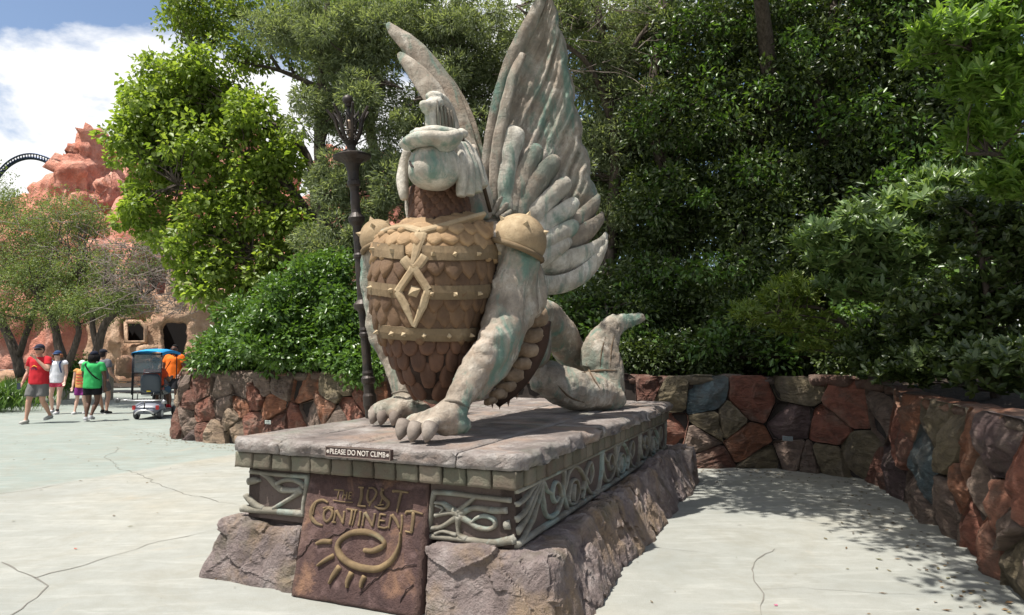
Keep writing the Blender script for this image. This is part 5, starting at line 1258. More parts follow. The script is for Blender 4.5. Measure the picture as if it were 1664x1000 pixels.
# --- rounded clipped-looking shrub masses over the left wall
tree('glossy_shrub', 'dense glossy green rounded shrub above the left part of the wall', (*P(470, 600, 12.4)[:2], 1.2), [[q4(480, 640, 12.6, .08), q4(485, 560, 12.6, .06), q4(490, 480, 12.6, .03)]],
 [(500, 490, 70, 62, 12.4, 1.0, 80), (535, 450, 50, 40, 12.6, .8, 36), (560, 530, 50, 60, 12, .9, 46), (450, 540, 60, 55, 12, .9, 60), (500, 570, 80, 34, 11.7, .6, 50), (590, 590, 60, 30, 11.2, .5, 30)], None, limb_n=20, cat='shrub', rad=.24, per=100, L=.10, Wd=.06, mat='leaf_hedge', seed=41, rich=False, up=.9, group='hedge shrubs over the wall')
tree('glossy_shrub', 'lower leafy green shrub spilling over the left end of the wall', (*P(350, 600, 13)[:2], 1.2), [[q4(360, 640, 13.2, .07), q4(365, 580, 13.2, .05), q4(370, 540, 13.2, .03)]],
 [(380, 550, 42, 34, 13.2, .9, 42), (400, 520, 40, 34, 13.4, .8, 30), (352, 578, 26, 28, 13.1, .7, 26), (395, 580, 60, 28, 12.6, .6, 40)], None, limb_n=16, cat='shrub', rad=.23, per=95, L=.10, Wd=.055, mat='leaf_hedge', seed=42, up=.9, group='hedge shrubs over the wall')
tree('shaded_shrub', 'dark shrub in shade behind the upturned tail of the statue', (*P(1000, 600, 11)[:2], 1.2), [[q4(1000, 640, 11.4, .06), q4(990, 560, 11.4, .04), q4(985, 500, 11.4, .02)]],
 [(900, 590, 90, 40, 11.2, .6, 60), (1040, 585, 80, 32, 10.9, .6, 50), (760, 590, 90, 45, 11.5, .6, 60), (1000, 520, 90, 60, 11.8, .8, 70), (660, 585, 60, 50, 11.6, .6, 50)], None, limb_n=16, cat='shrub', rad=.27, per=120, L=.08, Wd=.045, mat='leaf_dark', seed=43, up=.8)
tree('shaded_shrub', 'low dark green shrub hanging over the wall left of the bend', (*P(1300, 600, 10.5)[:2], 1.2), [[q4(1300, 640, 10.8, .06), q4(1290, 580, 10.8, .04), q4(1285, 540, 10.8, .02)]],
 [(1180, 580, 70, 30, 10.6, .6, 44), (1290, 570, 70, 34, 10.6, .6, 50), (1390, 580, 60, 34, 9.7, .6, 50), (1240, 520, 80, 50, 11, .8, 50)], None, limb_n=16, cat='shrub', rad=.25, per=120, L=.07, Wd=.042, mat='leaf_dark', seed=44, up=.8)
# --- laurel branches reaching out over the right wall
def laurel(lab, base, trunk, ells, tips, seed, L=.12, Wd=.036, mat='leaf_laurel', nl=9, rad=.22, grp='laurels over the right wall'):
    t = empty('laurel_shrub', base, lab, 'shrub', grp); joints = []
    for k_, T_ in enumerate(trunk):
        pts = [np.array(q[:3]) for q in T_]; mb = MB(); mb.add(*tube(pts, [q[3] for q in T_], 7, k=4, lump=.2)); mb.build('stem' if k_ == 0 else 'branch', M['bark'], t, smooth=True); joints += catmull(pts, 4)[1:]
    ctr = clumps(ells); branchwork(t, joints, ctr, 80, .014, M['bark'], seed, 'twig', .004, .08)
    o, tip = rosettes('crown', ctr, rad, tips, nl, L, Wd, M[mat], t)
    return t
laurel('laurel with pale grey green leaf tufts reaching left over the wall', (*P(1480, 600, 8.6)[:2], 1.2), [[q4(1500, 640, 8.8, .05), q4(1490, 540, 8.6, .045), q4(1440, 450, 8.3, .035), q4(1380, 400, 8.1, .02)], [q4(1490, 540, 8.6, .04), q4(1500, 430, 8.2, .03), q4(1520, 330, 8.0, .02)]],
 [(1400, 375, 75, 32, 8.0, .5, 26), (1350, 410, 45, 32, 8.1, .4, 16), (1500, 340, 55, 35, 7.9, .5, 20), (1470, 420, 60, 35, 7.9, .5, 20), (1540, 300, 40, 26, 7.8, .4, 10), (1400, 460, 70, 40, 8.3, .5, 18)], 10, 51, L=.15, Wd=.045)
laurel('laurel with yellow green narrow leaf tufts low over the wall bend', (*P(1400, 600, 9)[:2], 1.2), [[q4(1420, 640, 9, .04), q4(1400, 560, 8.9, .035), q4(1330, 500, 8.7, .025), q4(1240, 510, 8.6, .012)]],
 [(1225, 515, 40, 16, 8.6, .3, 8), (1290, 475, 50, 35, 8.7, .4, 18), (1300, 520, 60, 32, 8.8, .4, 16), (1350, 560, 50, 20, 8.8, .3, 8)], 11, 52, L=.105, Wd=.022, mat='leaf_yellow')
laurel('dark leafy laurel mass filling the right side above the salmon boulder', (*P(1600, 600, 7)[:2], 1.2), [[q4(1620, 660, 7.2, .05), q4(1610, 560, 7, .045), q4(1600, 450, 6.8, .03), q4(1580, 350, 6.8, .02)], [q4(1610, 580, 7, .035), q4(1540, 520, 7, .025), q4(1480, 500, 7.2, .015)]],
 [(1600, 500, 80, 60, 6.9, .6, 60), (1510, 520, 60, 50, 7.4, .5, 40), (1640, 400, 60, 60, 6.8, .5, 44), (1560, 590, 70, 45, 6.9, .5, 40), (1440, 570, 50, 50, 8.2, .5, 30), (1640, 600, 50, 45, 6.0, .4, 30), (1580, 360, 60, 50, 7.1, .5, 30), (1490, 600, 50, 30, 7.4, .4, 18)], 10, 53, L=.10, Wd=.045, nl=7, mat='leaf_dark')
laurel('lush bright laurel boughs hanging into the top right corner', (*P(1660, 600, 6.4)[:2], 1.2), [[q4(1720, 640, 6.6, .07), q4(1730, 400, 6.4, .06), q4(1700, 200, 6.2, .05), q4(1600, 90, 6.0, .025), q4(1520, 60, 6.0, .012)], [q4(1730, 350, 6.4, .05), q4(1640, 260, 6.2, .03), q4(1570, 250, 6.2, .015)]],
 [(1560, 60, 60, 40, 6.0, .4, 20), (1620, 30, 60, 45, 6.0, .5, 26), (1630, 120, 50, 45, 6.0, .4, 22), (1580, 140, 50, 30, 6.1, .4, 12), (1620, 210, 50, 35, 6.2, .4, 18), (1650, 290, 40, 40, 6.2, .4, 18)], 9, 54, L=.13, Wd=.038, mat='leaf_lush')
# --- large shade tree whose canopy spreads overhead beyond the top of the frame
t = empty('shade_tree', (5.6, 13.6, 1.2), 'big shade tree behind the wall whose high canopy throws dappled shade on the paving', 'tree')
mb = MB(); mb.add(*tube([(5.6, 13.6, 1.), (5.3, 13.2, 4), (4.6, 12.0, 7.2), (3.8, 10.6, 8.6), (3.2, 9.8, 9.6)], [.2, .17, .13, .10, .06], 10, k=4, lump=.2)); mb.build('trunk', M['bark'], t, smooth=True)
L_ = []
for (x0, x1, y0, y1, z0, z1, n) in ((.1, 2.0, 5.6, 6.9, 6.2, 6.7, 32), (-.3, 1.9, 6.6, 7.8, 6.8, 7.4, 44), (.2, 2.2, 7.8, 9.0, 7.5, 8.3, 46), (3.4, 8.5, 9.2, 12.5, 8.4, 10.5, 60), (-1.8, 2.4, 9.4, 11.8, 8.2, 9.6, 90), (1.1, 2.4, 3.2, 5.4, 5.6, 6.2, 30), (1.7, 2.8, 4.2, 6.4, 5.9, 6.6, 22)):
    L_.append(np.stack([rng.uniform(x0, x1, n), rng.uniform(y0, y1, n), rng.uniform(z0, z1, n)], 1))
ctr = np.concatenate(L_); jn = [np.array(q) for q in ((3.6, 10.4, 8.2), (3.9, 11, 6.5), (3.4, 10, 9), (2.4, 8.6, 8.4), (5.5, 8, 8.3), (5.8, 6.2, 8.), (1.4, 8.6, 8.6), (6.5, 10, 8.6), (3.4, 6.2, 7.6))]
limbs('main_limb', [((3.9, 10.8, 8.3), (2.4, 8.6, 8.4), .1, .05), ((3.9, 10.8, 8.3), (5.5, 8, 8.3), .1, .06), ((5.5, 8, 8.3), (5.8, 6.2, 8.), .06, .04), ((2.4, 8.6, 8.4), (1.4, 8.6, 8.6), .05, .03), ((3.9, 10.8, 8.3), (6.5, 10, 8.6), .09, .05), ((2.4, 8.6, 8.4), (3.4, 6.2, 7.6), .05, .02)], M['bark'], t)
branchwork(t, jn, ctr, 160, .025, M['bark'], 61)
foliage('crown', ctr, .42, 95, .13, .06, M['leaf_dark'], t, up=.8)
# --- the wood behind, reading as one dark mass
t = empty('woodland', (6, 20, 1), 'dark woodland mass closing the view behind the evergreen oaks', 'trees'); t['kind'] = 'stuff'
L_ = clumps([(1000, 300, 150, 300, 18, 1.5, 150), (1250, 300, 200, 320, 17, 1.5, 260), (1500, 250, 200, 320, 16, 1.5, 240), (1150, 40, 300, 120, 18, 1.5, 120), (900, 460, 120, 150, 18, 1.5, 70), (640, 520, 140, 90, 18, 1.5, 50)])
foliage('crown', L_, .62, 70, .2, .10, M['leaf_dark'], t)
for o_ in t.children: o_['kind'] = 'stuff'
# --- small live oaks at far left beyond the plaza
oak = [('small crooked live oak at the left edge beyond the red shirt', 22.5, [[q4(35, 612, 22.5, .16), q4(20, 560, 22.5, .14), q4(-10, 500, 22.5, .1), q4(-40, 450, 22.5, .06)], [q4(30, 580, 22.5, .1), q4(50, 520, 22.2, .08), q4(70, 470, 22, .05), q4(90, 430, 22, .02)]],
  [(10, 330, 40, 50, 23, 1.2, 34), (20, 420, 60, 45, 22.5, 1.3, 50), (60, 470, 60, 40, 22, 1.2, 50), (20, 510, 50, 22, 22, 1., 26), (70, 380, 55, 35, 22.6, 1.2, 40)], 36),
 ('small forked live oak with green leaves above the white tank top', 21.5, [[q4(108, 605, 21.5, .16), q4(95, 560, 21.5, .13), q4(85, 520, 21.5, .1), q4(60, 480, 21.5, .05)], [q4(108, 600, 21.5, .12), q4(128, 540, 21.4, .09), q4(118, 500, 21.3, .06), q4(130, 450, 21.3, .03)]],
  [(120, 350, 60, 34, 22, 1.2, 40), (110, 500, 60, 28, 21.4, 1., 40), (150, 440, 50, 40, 21.6, 1.1, 36), (90, 440, 60, 40, 21.8, 1.2, 36)], 37),
 ('live oak whose crown is mostly bare grey twigs left of the bright tree', 20.5, [[q4(150, 612, 20.5, .15), q4(160, 560, 20.5, .13), q4(175, 520, 20.4, .1), q4(215, 490, 20.3, .07), q4(250, 470, 20.2, .03)], [q4(158, 565, 20.5, .1), q4(150, 520, 20.5, .07), q4(170, 470, 20.4, .03)]],
  [(180, 490, 70, 24, 20.4, 1., 44), (215, 430, 60, 34, 20.6, 1., 16), (260, 390, 50, 14, 21, .8, 12)], 38)]
for lab, Y, tr, el, sd_ in oak:
    b = np.array(tr[0][0][:3]); t, ctr, jn = tree('live_oak', lab, (b[0], b[1], 0), tr, el, None, limb_n=60, rad=.42, per=130, L=.075, Wd=.036, mat='leaf_oak', seed=sd_, limb_r=.03, group='live oaks beyond the plaza', up=.6)
    r = random.Random(sd_); pr_ = []
    n, x0, x1, y0, y1 = (70, 0, 130, 330, 500) if sd_ == 36 else (70, 60, 190, 330, 500) if sd_ == 37 else (640, 165, 312, 395, 512)
    for i in range(n):
        a = P(r.uniform(x0, x1), r.uniform(y0, y1), Y+r.uniform(-1.2, 1.)); pr_.append((a, a+np.array([r.uniform(-.9, .9), r.uniform(-.3, .3), r.uniform(-.35, .75)]), .011, .004))
    limbs('bare_twigs', pr_, M['twig'], t, 4, .16, sd_)['kind'] = 'stuff'
# --- strappy plants at the left edge
def blades(name, c, n, h, mat, parent, rad=.4):
    C = np.array(c)+np.stack([rng.normal(0, rad, n), rng.normal(0, rad*.6, n), np.zeros(n)], 1); D = unit(n)*.5; D[:, 2] = 1
    me = leaf_mesh(name, C-ORG[parent.name], D, unit(n), h*(.6+.6*rng.random(n)), .035, mat, True, .4); return link(name, me, parent, ORG[parent.name])
for i, (x, y, Y) in enumerate(((8, 640, 21), (32, 636, 22.5), (-12, 650, 19))):
    b = P(x, y, Y); b[2] = 0; t = empty('strappy_plant', b, ('clump of strappy green leaves at the left edge by the kerb', 'farther clump of strappy leaves beside the first small oak', 'nearest clump of strappy leaves cut by the left edge')[i], 'plant', 'strappy plants'); blades('leaves', b, 420, .8, M['leaf_hedge'], t, .5)
# dense low greenery under the oaks
t = empty('low_shrub', (*P(125, 600, 22)[:2], 0), 'dark low shrub between the small oaks behind the green shirt', 'shrub'); foliage('crown', clumps([(125, 605, 26, 22, 22, .4, 24), (100, 610, 20, 16, 22, .4, 12)]), .3, 110, .1, .05, M['leaf_hedge'], t)
print('leaves', NL)
# ------------------------------------------------------------------ red rock mountain
m = NT('red_rock', .9, .2)
c = m.ramp(m.noise(.35, 7, .65, m.pos(True, (1, 1, 1.6)), .5), [(.3, (.46, .165, .11)), (.5, (.66, .29, .205)), (.68, (.74, .42, .32))])
c = m.mix(m.ramp(m.noise(1.6, 8, .7), [(.45, 0.), (.75, .6)]), c, (.42, .14, .095))
c = m.mix(m.ramp(m.noise(.9, 5, .7, m.pos(True, (2.5, 2.5, .5))), [(.52, 0.), (.72, .5)]), c, (.78, .52, .42))
m.col(c); m.bump(m.math('ADD', m.noise(1.1, 9, .7), m.math('MULTIPLY', m.noise(6, 6, .7), .25)), 1., .5); M['redrock'] = m.m
m = NT('tan_rock', .9, .2)
c = m.ramp(m.noise(.9, 7, .65), [(.3, (.30, .17, .105)), (.5, (.50, .33, .22)), (.68, (.60, .44, .32))]); c = m.mix(m.ramp(m.noise(.45, 4), [(.5, 0.), (.62, .7)]), c, (.52, .23, .15))
m.col(c); m.bump(m.noise(2.2, 9, .7), 1., .25); M['tanrock'] = m.m
def crag(name, blobs, mat, parent, voxel, amp, sc_, seed=0, fa=0.):
    """blobs: (px, top py, base py, half width px, Y)"""
    mb = MB(); r = random.Random(seed)
    for (x, y0, y1, hw, Y) in blobs:
        k = Y/FPX; w = hw*k; a = P(x, y0, Y); b = P(x, y1, Y); n = r.randint(6, 8); V = []; off = r.uniform(0, 1)
        for (z, s) in ((b[2], 1.12), ((a[2]*.6+b[2]*.4), 1.04), (a[2]-w*.25, .96), (a[2], .80)):
            dx, dy = r.uniform(-.06, .06)*w, r.uniform(-.06, .06)*w
            for j in range(n):
                t = 2*math.pi*j/n+off; rr = w*s*(1+.12*math.sin(j*2.7+seed+x)); V.append((a[0]+dx+math.cos(t)*rr, Y+dy+math.sin(t)*rr*.9, z+(r.uniform(-.18, .18)*w if s < .8 else 0)))
        F_ = [tuple(range(n))[::-1], tuple(range(3*n, 4*n))]
        for i in range(3):
            for j in range(n): F_.append((i*n+j, i*n+(j+1) % n, (i+1)*n+(j+1) % n, (i+1)*n+j))
        mb.add(V, F_)
    V, F_, N = fuse(mb, voxel, 1)
    for i in range(len(V)):
        p = V[i]; d = amp*fbm(p, sc_, 5, seed) - amp*.7*abs(noise.noise(Vector((p[0]*sc_*1.6, p[1]*sc_*1.6, p[2]*sc_*.35+seed))))
        if fa: d += fa*(facet((p[0], p[1], p[2]*.33), sc_*.8, seed) + .4*facet((p[0], p[1], p[2]*.6), sc_*2.4, seed+2))
        V[i] = p+N[i]*d
    return add(name, V, F_, M[mat], parent, smooth=True)
Ym = 46
mt = empty('red_rock_mountain', (*P(200, 575, Ym)[:2], 0), 'craggy salmon red artificial rock mountain rising behind the trees at left', 'rock formation')
crag('rock_mass', [(152, 217, 600, 26, Ym), (135, 238, 600, 18, Ym-1), (128, 262, 600, 30, Ym-1.5), (170, 235, 600, 22, Ym+1), (105, 290, 600, 26, Ym-1), (72, 302, 600, 24, Ym), (45, 322, 600, 22, Ym), (20, 330, 600, 26, Ym+1), (140, 320, 600, 34, Ym-3), (185, 300, 600, 30, Ym-2), (165, 352, 600, 22, Ym-5), (205, 350, 600, 20, Ym-5), (215, 260, 600, 40, Ym+2), (270, 230, 600, 50, Ym+3), (330, 235, 600, 50, Ym+3), (390, 225, 600, 50, Ym+3), (440, 270, 600, 50, Ym+3), (500, 330, 600, 60, Ym+3), (580, 250, 600, 60, Ym+6), (660, 260, 600, 60, Ym+6), (250, 330, 600, 50, Ym-3), (320, 360, 600, 50, Ym-3), (110, 380, 600, 50, Ym-5), (50, 380, 600, 50, Ym-5), (0, 380, 600, 50, Ym-4), (180, 400, 600, 40, Ym-7), (230, 410, 600, 36, Ym-7), (-40, 360, 600, 50, Ym)], 'redrock', mt, .24, .35, .6, 3, 1.3)
Yt = 29
cl = empty('rock_facade', (*P(200, 575, Yt)[:2], 0), 'lower red and tan rock wall with dark arched openings behind the people', 'rock formation')
crag('red_base', [(0, 470, 612, 40, Yt), (30, 500, 612, 30, Yt-.5), (60, 480, 612, 34, Yt), (100, 490, 612, 34, Yt-.3), (130, 480, 612, 26, Yt), (-40, 470, 612, 50, Yt), (150, 500, 612, 20, Yt)], 'redrock', cl, .16, .28, .8, 6, .2)
crag('tan_wall', [(165, 470, 620, 20, Yt-.3), (184, 480, 620, 18, Yt-.5), (193, 470, 560, 9, Yt-.9), (218, 455, 521, 22, Yt-.6), (218, 556, 620, 24, Yt-.6), (247, 470, 620, 13, Yt-.8), (262, 480, 620, 8, Yt-1.), (290, 440, 524, 24, Yt-.8), (318, 450, 620, 14, Yt-.9), (335, 440, 620, 20, Yt-.5), (235, 560, 625, 16, Yt-1.2), (375, 460, 620, 30, Yt), (420, 460, 620, 30, Yt)], 'tanrock', cl, .12, .14, 1.3, 9, .10)
m = NT('dark_interior', .8); m.col((.012, .010, .010)); M['dark'] = m.m
mb = MB(); mb.add(*box(P(218, 540, Yt+.3), (.75, 0, 0), (0, .1, 0), (0, 0, .7))); mb.build('window_recess', M['dark'], cl)
mb = MB(); mb.add(*box(P(290, 560, Yt+.3), (.8, 0, 0), (0, .1, 0), (0, 0, 1.2))); mb.build('doorway_recess', M['dark'], cl)
a = [P(205, 523, Yt-1.2), P(205, 556, Yt-1.2), P(237, 556, Yt-1.2), P(237, 532, Yt-1.2), P(228, 523, Yt-1.2), P(205, 523, Yt-1.2)]
mb = MB(); mb.add(*tube(a, .09, 6)); mb.build('window_frame', M['tanrock'], cl, smooth=True)
for i_, b_ in enumerate([(230, 572, 612, 15, Yt-3), (205, 580, 612, 16, Yt-5), (235, 584, 612, 20, Yt-5), (262, 590, 612, 16, Yt-5), (0, 605, 625, 30, Yt-6), (-36, 605, 625, 28, Yt-6)]): crag('fallen_rock', [b_], 'tanrock', cl, .1, .1, 1.6, 14+i_, .1)
# ------------------------------------------------------------------ roller coaster arc
Yc = 85
rc = empty('coaster_track', (*P(50, 575, Yc)[:2], 0), 'blue black curved roller coaster track arching over the red rock', 'roller coaster')
def arc(dx, dy, dY, rr, n=40):
    pts = []
    for i in range(n+1):
        a = math.pi*(.02+.96*i/n); x = 50-math.cos(a)*(72+dx); y = 340-math.sin(a)*(90+dy); pts.append(P(x, y, Yc+dY))
    return pts
for nm_, dx, dy, dY, rr in (('rail', 0, 0, -.5, .11), ('rail', 0, 0, .7, .11), ('spine', -5, -7, .1, .22)):
    mb = MB(); mb.add(*tube(arc(dx, dy, dY, rr), rr, 8)); mb.build(nm_, M['metal'], rc, color=(.035, .05, .09), smooth=True)
A_, B_, S_ = arc(0, 0, -.5, 0, 46), arc(0, 0, .7, 0, 46), arc(-5, -7, .1, 0, 46)
for i in range(0, 47):
    mb = MB(); mb.add(*tube([A_[i], S_[i], B_[i]], .07, 5)); mb.build('cross_tie', M['metal'], rc, color=(.035, .05, .09))
for x in (-22, 120):
    mb = MB(); p = P(x, 338, Yc+.1); mb.add(*tube([p, (p[0], p[1], 0)], .5, 8)); mb.build('support', M['metal'], rc, color=(.035, .05, .09))
# ------------------------------------------------------------------ distant tree line so the plaza never runs to a bare horizon
t = empty('distant_trees', (-20, 62, 0), 'distant low green tree line beyond the rock mountain at left', 'trees', kind=None)
t['kind'] = 'stuff'
ctr = np.stack([rng.uniform(-95, 60, 520), rng.uniform(60, 72, 520), rng.uniform(.5, 7, 520)], 1)
foliage('crown', ctr, 1.6, 70, .5, .3, M['leaf_oak'], t)
for o_ in t.children: o_['kind'] = 'stuff'
# ------------------------------------------------------------------ cable fence with timber posts
fn = empty('cable_fence', (*G(175, 626)[:2], 0), 'grey timber post and cable fence behind the walking people', 'fence')
m = NT('grey_timber', .9); m.col(m.ramp(m.noise(4, 6, .7, m.pos(True, (6, 6, .8))), [(.3, (.22, .20, .165)), (.7, (.42, .40, .34))])); m.bump(m.noise(10, 6, .7, m.pos(True, (5, 5, .5))), .6, .01); M['timber'] = m.m
fy = 24.; posts = []
for x in (-60, 32, 109, 180, 262, 330):
    b = P(x, 575, fy); b[2] = 0; posts.append(b); mb = MB(); mb.add(*lathe(b, b+ZA*1.25, [(0, .13), (.95, .125), (1, .10)], 12)); mb.build('post', M['timber'], fn, smooth=False)
for z in (.25, .45, .65, .85, 1.05):
    for a, b in zip(posts, posts[1:]):
        c = (a+b)/2+ZA*(z-.03); mb = MB(); mb.add(*tube([a+ZA*z, c, b+ZA*z], .012, 5, k=3)); mb.build('cable', M['metal'], fn, color=(.3, .28, .26))
# planting kerb bed at the far side
V = [(*G(-60, 668)[:2], .02), (*G(75, 640)[:2], .02), (*G(150, 632)[:2], .02), (*G(330, 628)[:2], .02), (10, 42, .02), (-60, 42, .02)]
tag(add('planting_ground', V, [tuple(range(6))], M['soil'], loc=(-20, 25, 0)), kind='structure')
print('far ok')
# ------------------------------------------------------------------ people
def person(label, foot, yaw, h, skin, shirt, shorts, shoe, J=None, cap=None, hair=None, group='people on the plaza', stocky=1., sleeve=.55, short_len=.62, shirt_lo=.86, sock=None, hair_long=0., brim_back=False, beard=False, shades=False):
    o0 = np.array([foot[0], foot[1], 0.]); root = empty('person', o0, label, 'person', group)
    s = h/1.75; c, n = math.cos(yaw), math.sin(yaw)
    def X(p): x, y, z = np.array(p)*s; return o0+np.array([c*x-n*y, n*x+c*y, z])
    j = dict(hipL=(-.10, 0, .92), kneeL=(-.11, .06, .50), ankL=(-.11, .0, .09), hipR=(.10, 0, .92), kneeR=(.11, .03, .50), ankR=(.11, -.05, .09),
             shL=(-.19, 0, 1.41), elL=(-.25, -.02, 1.13), wrL=(-.25, .06, .88), shR=(.19, 0, 1.41), elR=(.25, -.02, 1.13), wrR=(.25, .06, .88), head=(0, .02, 1.62), pel=(0, 0, .95), ch=(0, 0, 1.28))
    j.update(J or {})
    g = {k: np.array(v, float) for k, v in j.items()}
    A = lambda mb, L, seg=10, **kw: mb.add(*tube([X(p) for p, r in L], [r*s for p, r in L], seg, k=3, **kw))
    fw = np.array([-n, c, 0]); hd = g['head']
    b = MB()
    A(b, [(g['pel']-[0, 0, .08], .13), (g['pel'], .15*stocky), (g['pel']+[0, 0, .12], .145*stocky), (g['ch'], .155*stocky), (g['ch']+[0, 0, .10], .15*stocky), (g['ch']+[0, 0, .17], .09)], 14, flat=.72, nref=fw)
    A(b, [(g['ch']+[0, 0, .12], .07), ((g['ch']+[0, 0, .2]+hd-[0, 0, .12])/2, .056), (hd-[0, 0, .06], .055)])
    b.add(*ellip(X(hd), (.078*s, .092*s, .118*s), 14, 10, [[c, -n, 0], [n, c, 0], [0, 0, 1]])); b.add(*ellip(X(hd+[0, .03, -.06]), (.055*s, .06*s, .06*s)))
    for sd_ in (-1, 1): b.add(*ellip(X(hd+[sd_*.08, 0, -.01]), (.016*s, .022*s, .032*s), 8, 6))
    b.add(*tube([X(hd+[0, .085, .02]), X(hd+[0, .112, -.022])], [.009*s, .016*s], 6))
    for q in 'LR':
        sh, el, wr, hp, kn, an = (g[k+q] for k in ('sh', 'el', 'wr', 'hip', 'knee', 'ank'))
        A(b, [(sh*.75+g['ch']*.25, .07), (sh, .062*stocky), ((sh+el)/2, .052*stocky), (el, .042), ((el*.6+wr*.4), .041), (wr, .027)])
        d = nrm(wr-el); sp_ = nrm(np.cross(d, [0, 1, .01])) if abs(d[1]) < .9 else np.array([1., 0, 0]); pm = wr+d*.06
        A(b, [(wr, .026), (wr+d*.04, .036), (pm+d*.02, .034)], 8, flat=.6, nref=fw)
        for f_ in range(4):
            o_ = sp_*(.027-.018*f_); A(b, [(pm+o_*.9, .011), (pm+d*.05+o_+[0, .012, 0], .0105), (pm+d*(.075+.01*(f_ in (1, 2)))+o_+[0, .028, 0], .008)], 6)
        A(b, [(wr+d*.02+sp_*.025, .013), (wr+d*.055+sp_*.052+[0, .015, 0], .011), (wr+d*.08+sp_*.050+[0, .025, 0], .009)], 6)
        A(b, [(hp+[0, 0, .02], .10*stocky), (hp*.6+kn*.4, .082*stocky), (kn, .056), (kn*.62+an*.38-[0, .01, 0], .056), (kn*.2+an*.8, .036), (an, .036)])
        A(b, [(an, .04), (an+[0, .03, -.05], .04)], 8)
    V, F_, N = fuse(b, .0115*s, 2); add('body', V, F_, M['skin'], root, smooth=True, color=skin)
    # shirt
    b = MB(); lo_ = shirt_lo
    A(b, [((g['pel'][0], g['pel'][1], lo_), .195*stocky), (g['pel']+[0, 0, .05], .19*stocky), (g['ch'], .178*stocky), (g['ch']+[0, 0, .11], .168*stocky), (g['ch']+[0, 0, .185], .095)], 16, flat=.76, nref=fw)
    for q in 'LR':
        sh, el = g['sh'+q], g['el'+q]
        if sleeve > 0: A(b, [(sh*.7+g['ch']*.3+[0, 0, .02], .085), (sh+[0, 0, .008], .078), (sh*(1-sleeve)+el*sleeve, .078)])
    V, F_, N = fuse(b, .017*s, 2)
    V = np.array([V[i]+N[i]*.010*noise.noise(Vector(V[i]*9)) for i in range(len(V))]); sh_o = add('shirt', V, F_, M['cloth'], root, smooth=True, color=shirt)
    b = MB(); A(b, [(g['pel']-[0, 0, .10], .150*stocky), (g['pel']-[0, 0, .02], .152*stocky)], 14, flat=.76, nref=fw)
    for q in 'LR':
        hp, kn = g['hip'+q], g['knee'+q]; e = hp*(1-short_len)+kn*short_len; A(b, [(hp-[0, 0, .03], .098*stocky), ((hp+e)/2, .106*stocky), (e, .105*stocky)], 12)
    V, F_, N = fuse(b, .017*s, 2); V = np.array([V[i]+N[i]*.008*noise.noise(Vector(V[i]*11)) for i in range(len(V))]); add('shorts', V, F_, M['cloth'], root, smooth=True, color=shorts)
    for q in 'LR':
        an = g['ank'+q]; kn = g['knee'+q]; b = MB()
        tip = .17; ln = an[2]-.09
        A(b, [(an+[0, -.06, -.045], .036), (an+[0, -.01, -.035], .048), (an+[0, .07, -.05], .045), (an+[0, .14, -.058-.15*ln], .042), (an+[0, tip, -.062-.2*ln], .026)], 10, flat=.85, nref=(0, 0, 1))
        A(b, [(an+[0, -.015, -.03], .045), (an+[0, -.01, .01], .043)], 10)
        so_ = b.build('shoe', M['cloth'], root, smooth=True, color=shoe)
        b = MB(); A(b, [(an+[0, -.07, -.080], .036), (an+[0, .0, -.080], .046), (an+[0, .08, -.082-.08*ln], .048), (an+[0, tip, -.086-.2*ln], .03)], 10, flat=.25, nref=(0, 0, 1)); b.build('sole', M['cloth'], so_, color=(.7, .7, .68))
        if sock: b = MB(); A(b, [(an, .042), (an+[0, 0, .05], .042)], 10); b.build('sock', M['cloth'], root, color=sock)
    Rm = [[c, -n, 0], [n, c, 0], [0, 0, 1]]
    if hair:
        b = MB(); V, F_ = ellip((0, 0, 0), (.088*s, .098*s, .12*s), 16, 10); V = np.array(V); k_ = (V[:, 1] > .03*s) & (V[:, 2] < .045*s); V[k_, 1] = .0
        V = V@np.array(Rm).T+X(hd+[0, -.012, .014]); b.add(V, F_)
        if hair_long:
            r = random.Random(3)
            for i in range(26):
                a = math.pi+ (i/25-.5)*math.pi*1.25; p = hd+[math.sin(a)*-.085, math.cos(a)*.085, .04]; q = p+[math.sin(a)*-.03, math.cos(a)*.03, -hair_long*r.uniform(.8, 1.1)]
                A(b, [(p, .018), ((p+q)/2+[0, 0, .0]+np.array([math.sin(a)*-.018, math.cos(a)*.018, 0]), .020), (q, .010)], 6)
        b.build('hair', M['cloth'], root, smooth=True, color=hair)
    if cap:
        V, F_ = ellip((0, 0, 0), (.096*s, .106*s, .088*s), 16, 10); V = np.array(V); V[:, 2] = np.maximum(V[:, 2], -.005); V = V@np.array(Rm).T+X(hd+[0, -.004, .052]); co = add('cap', V, F_, M['cloth'], root, smooth=True, color=cap)
        b = MB(); sg = -1 if brim_back else 1; A(b, [(hd+[0, sg*.06, .058], .078), (hd+[0, sg*.12, .052], .072), (hd+[0, sg*.165, .038], .045)], 12, flat=.10, nref=(0, 0, 1)); b.build('brim', M['cloth'], co, color=cap)
    if shades:
        b = MB(); A(b, [(hd+[-.078, .04, .012], .012), (hd+[-.045, .088, .012], .021), (hd+[-.01, .098, .012], .012), (hd+[.01, .098, .012], .012), (hd+[.045, .088, .012], .021), (hd+[.078, .04, .012], .012)], 8); b.build('sunglasses', M['plastic'], root, color=(.01, .01, .012))
    else:
        b = MB()
        for sd_ in (-1, 1): b.add(*ellip(X(hd+[sd_*.03, .088, .012]), .010*s, 8, 6))
        b.build('eyes', M['plastic'], root, color=(.03, .02, .02))
    b = MB(); b.add(*ellip(X(hd+[0, .089, -.058]), (.022*s, .012*s, .007*s), 8, 6)); b.build('mouth', M['skin'], root, color=tuple(x*.45 for x in skin))
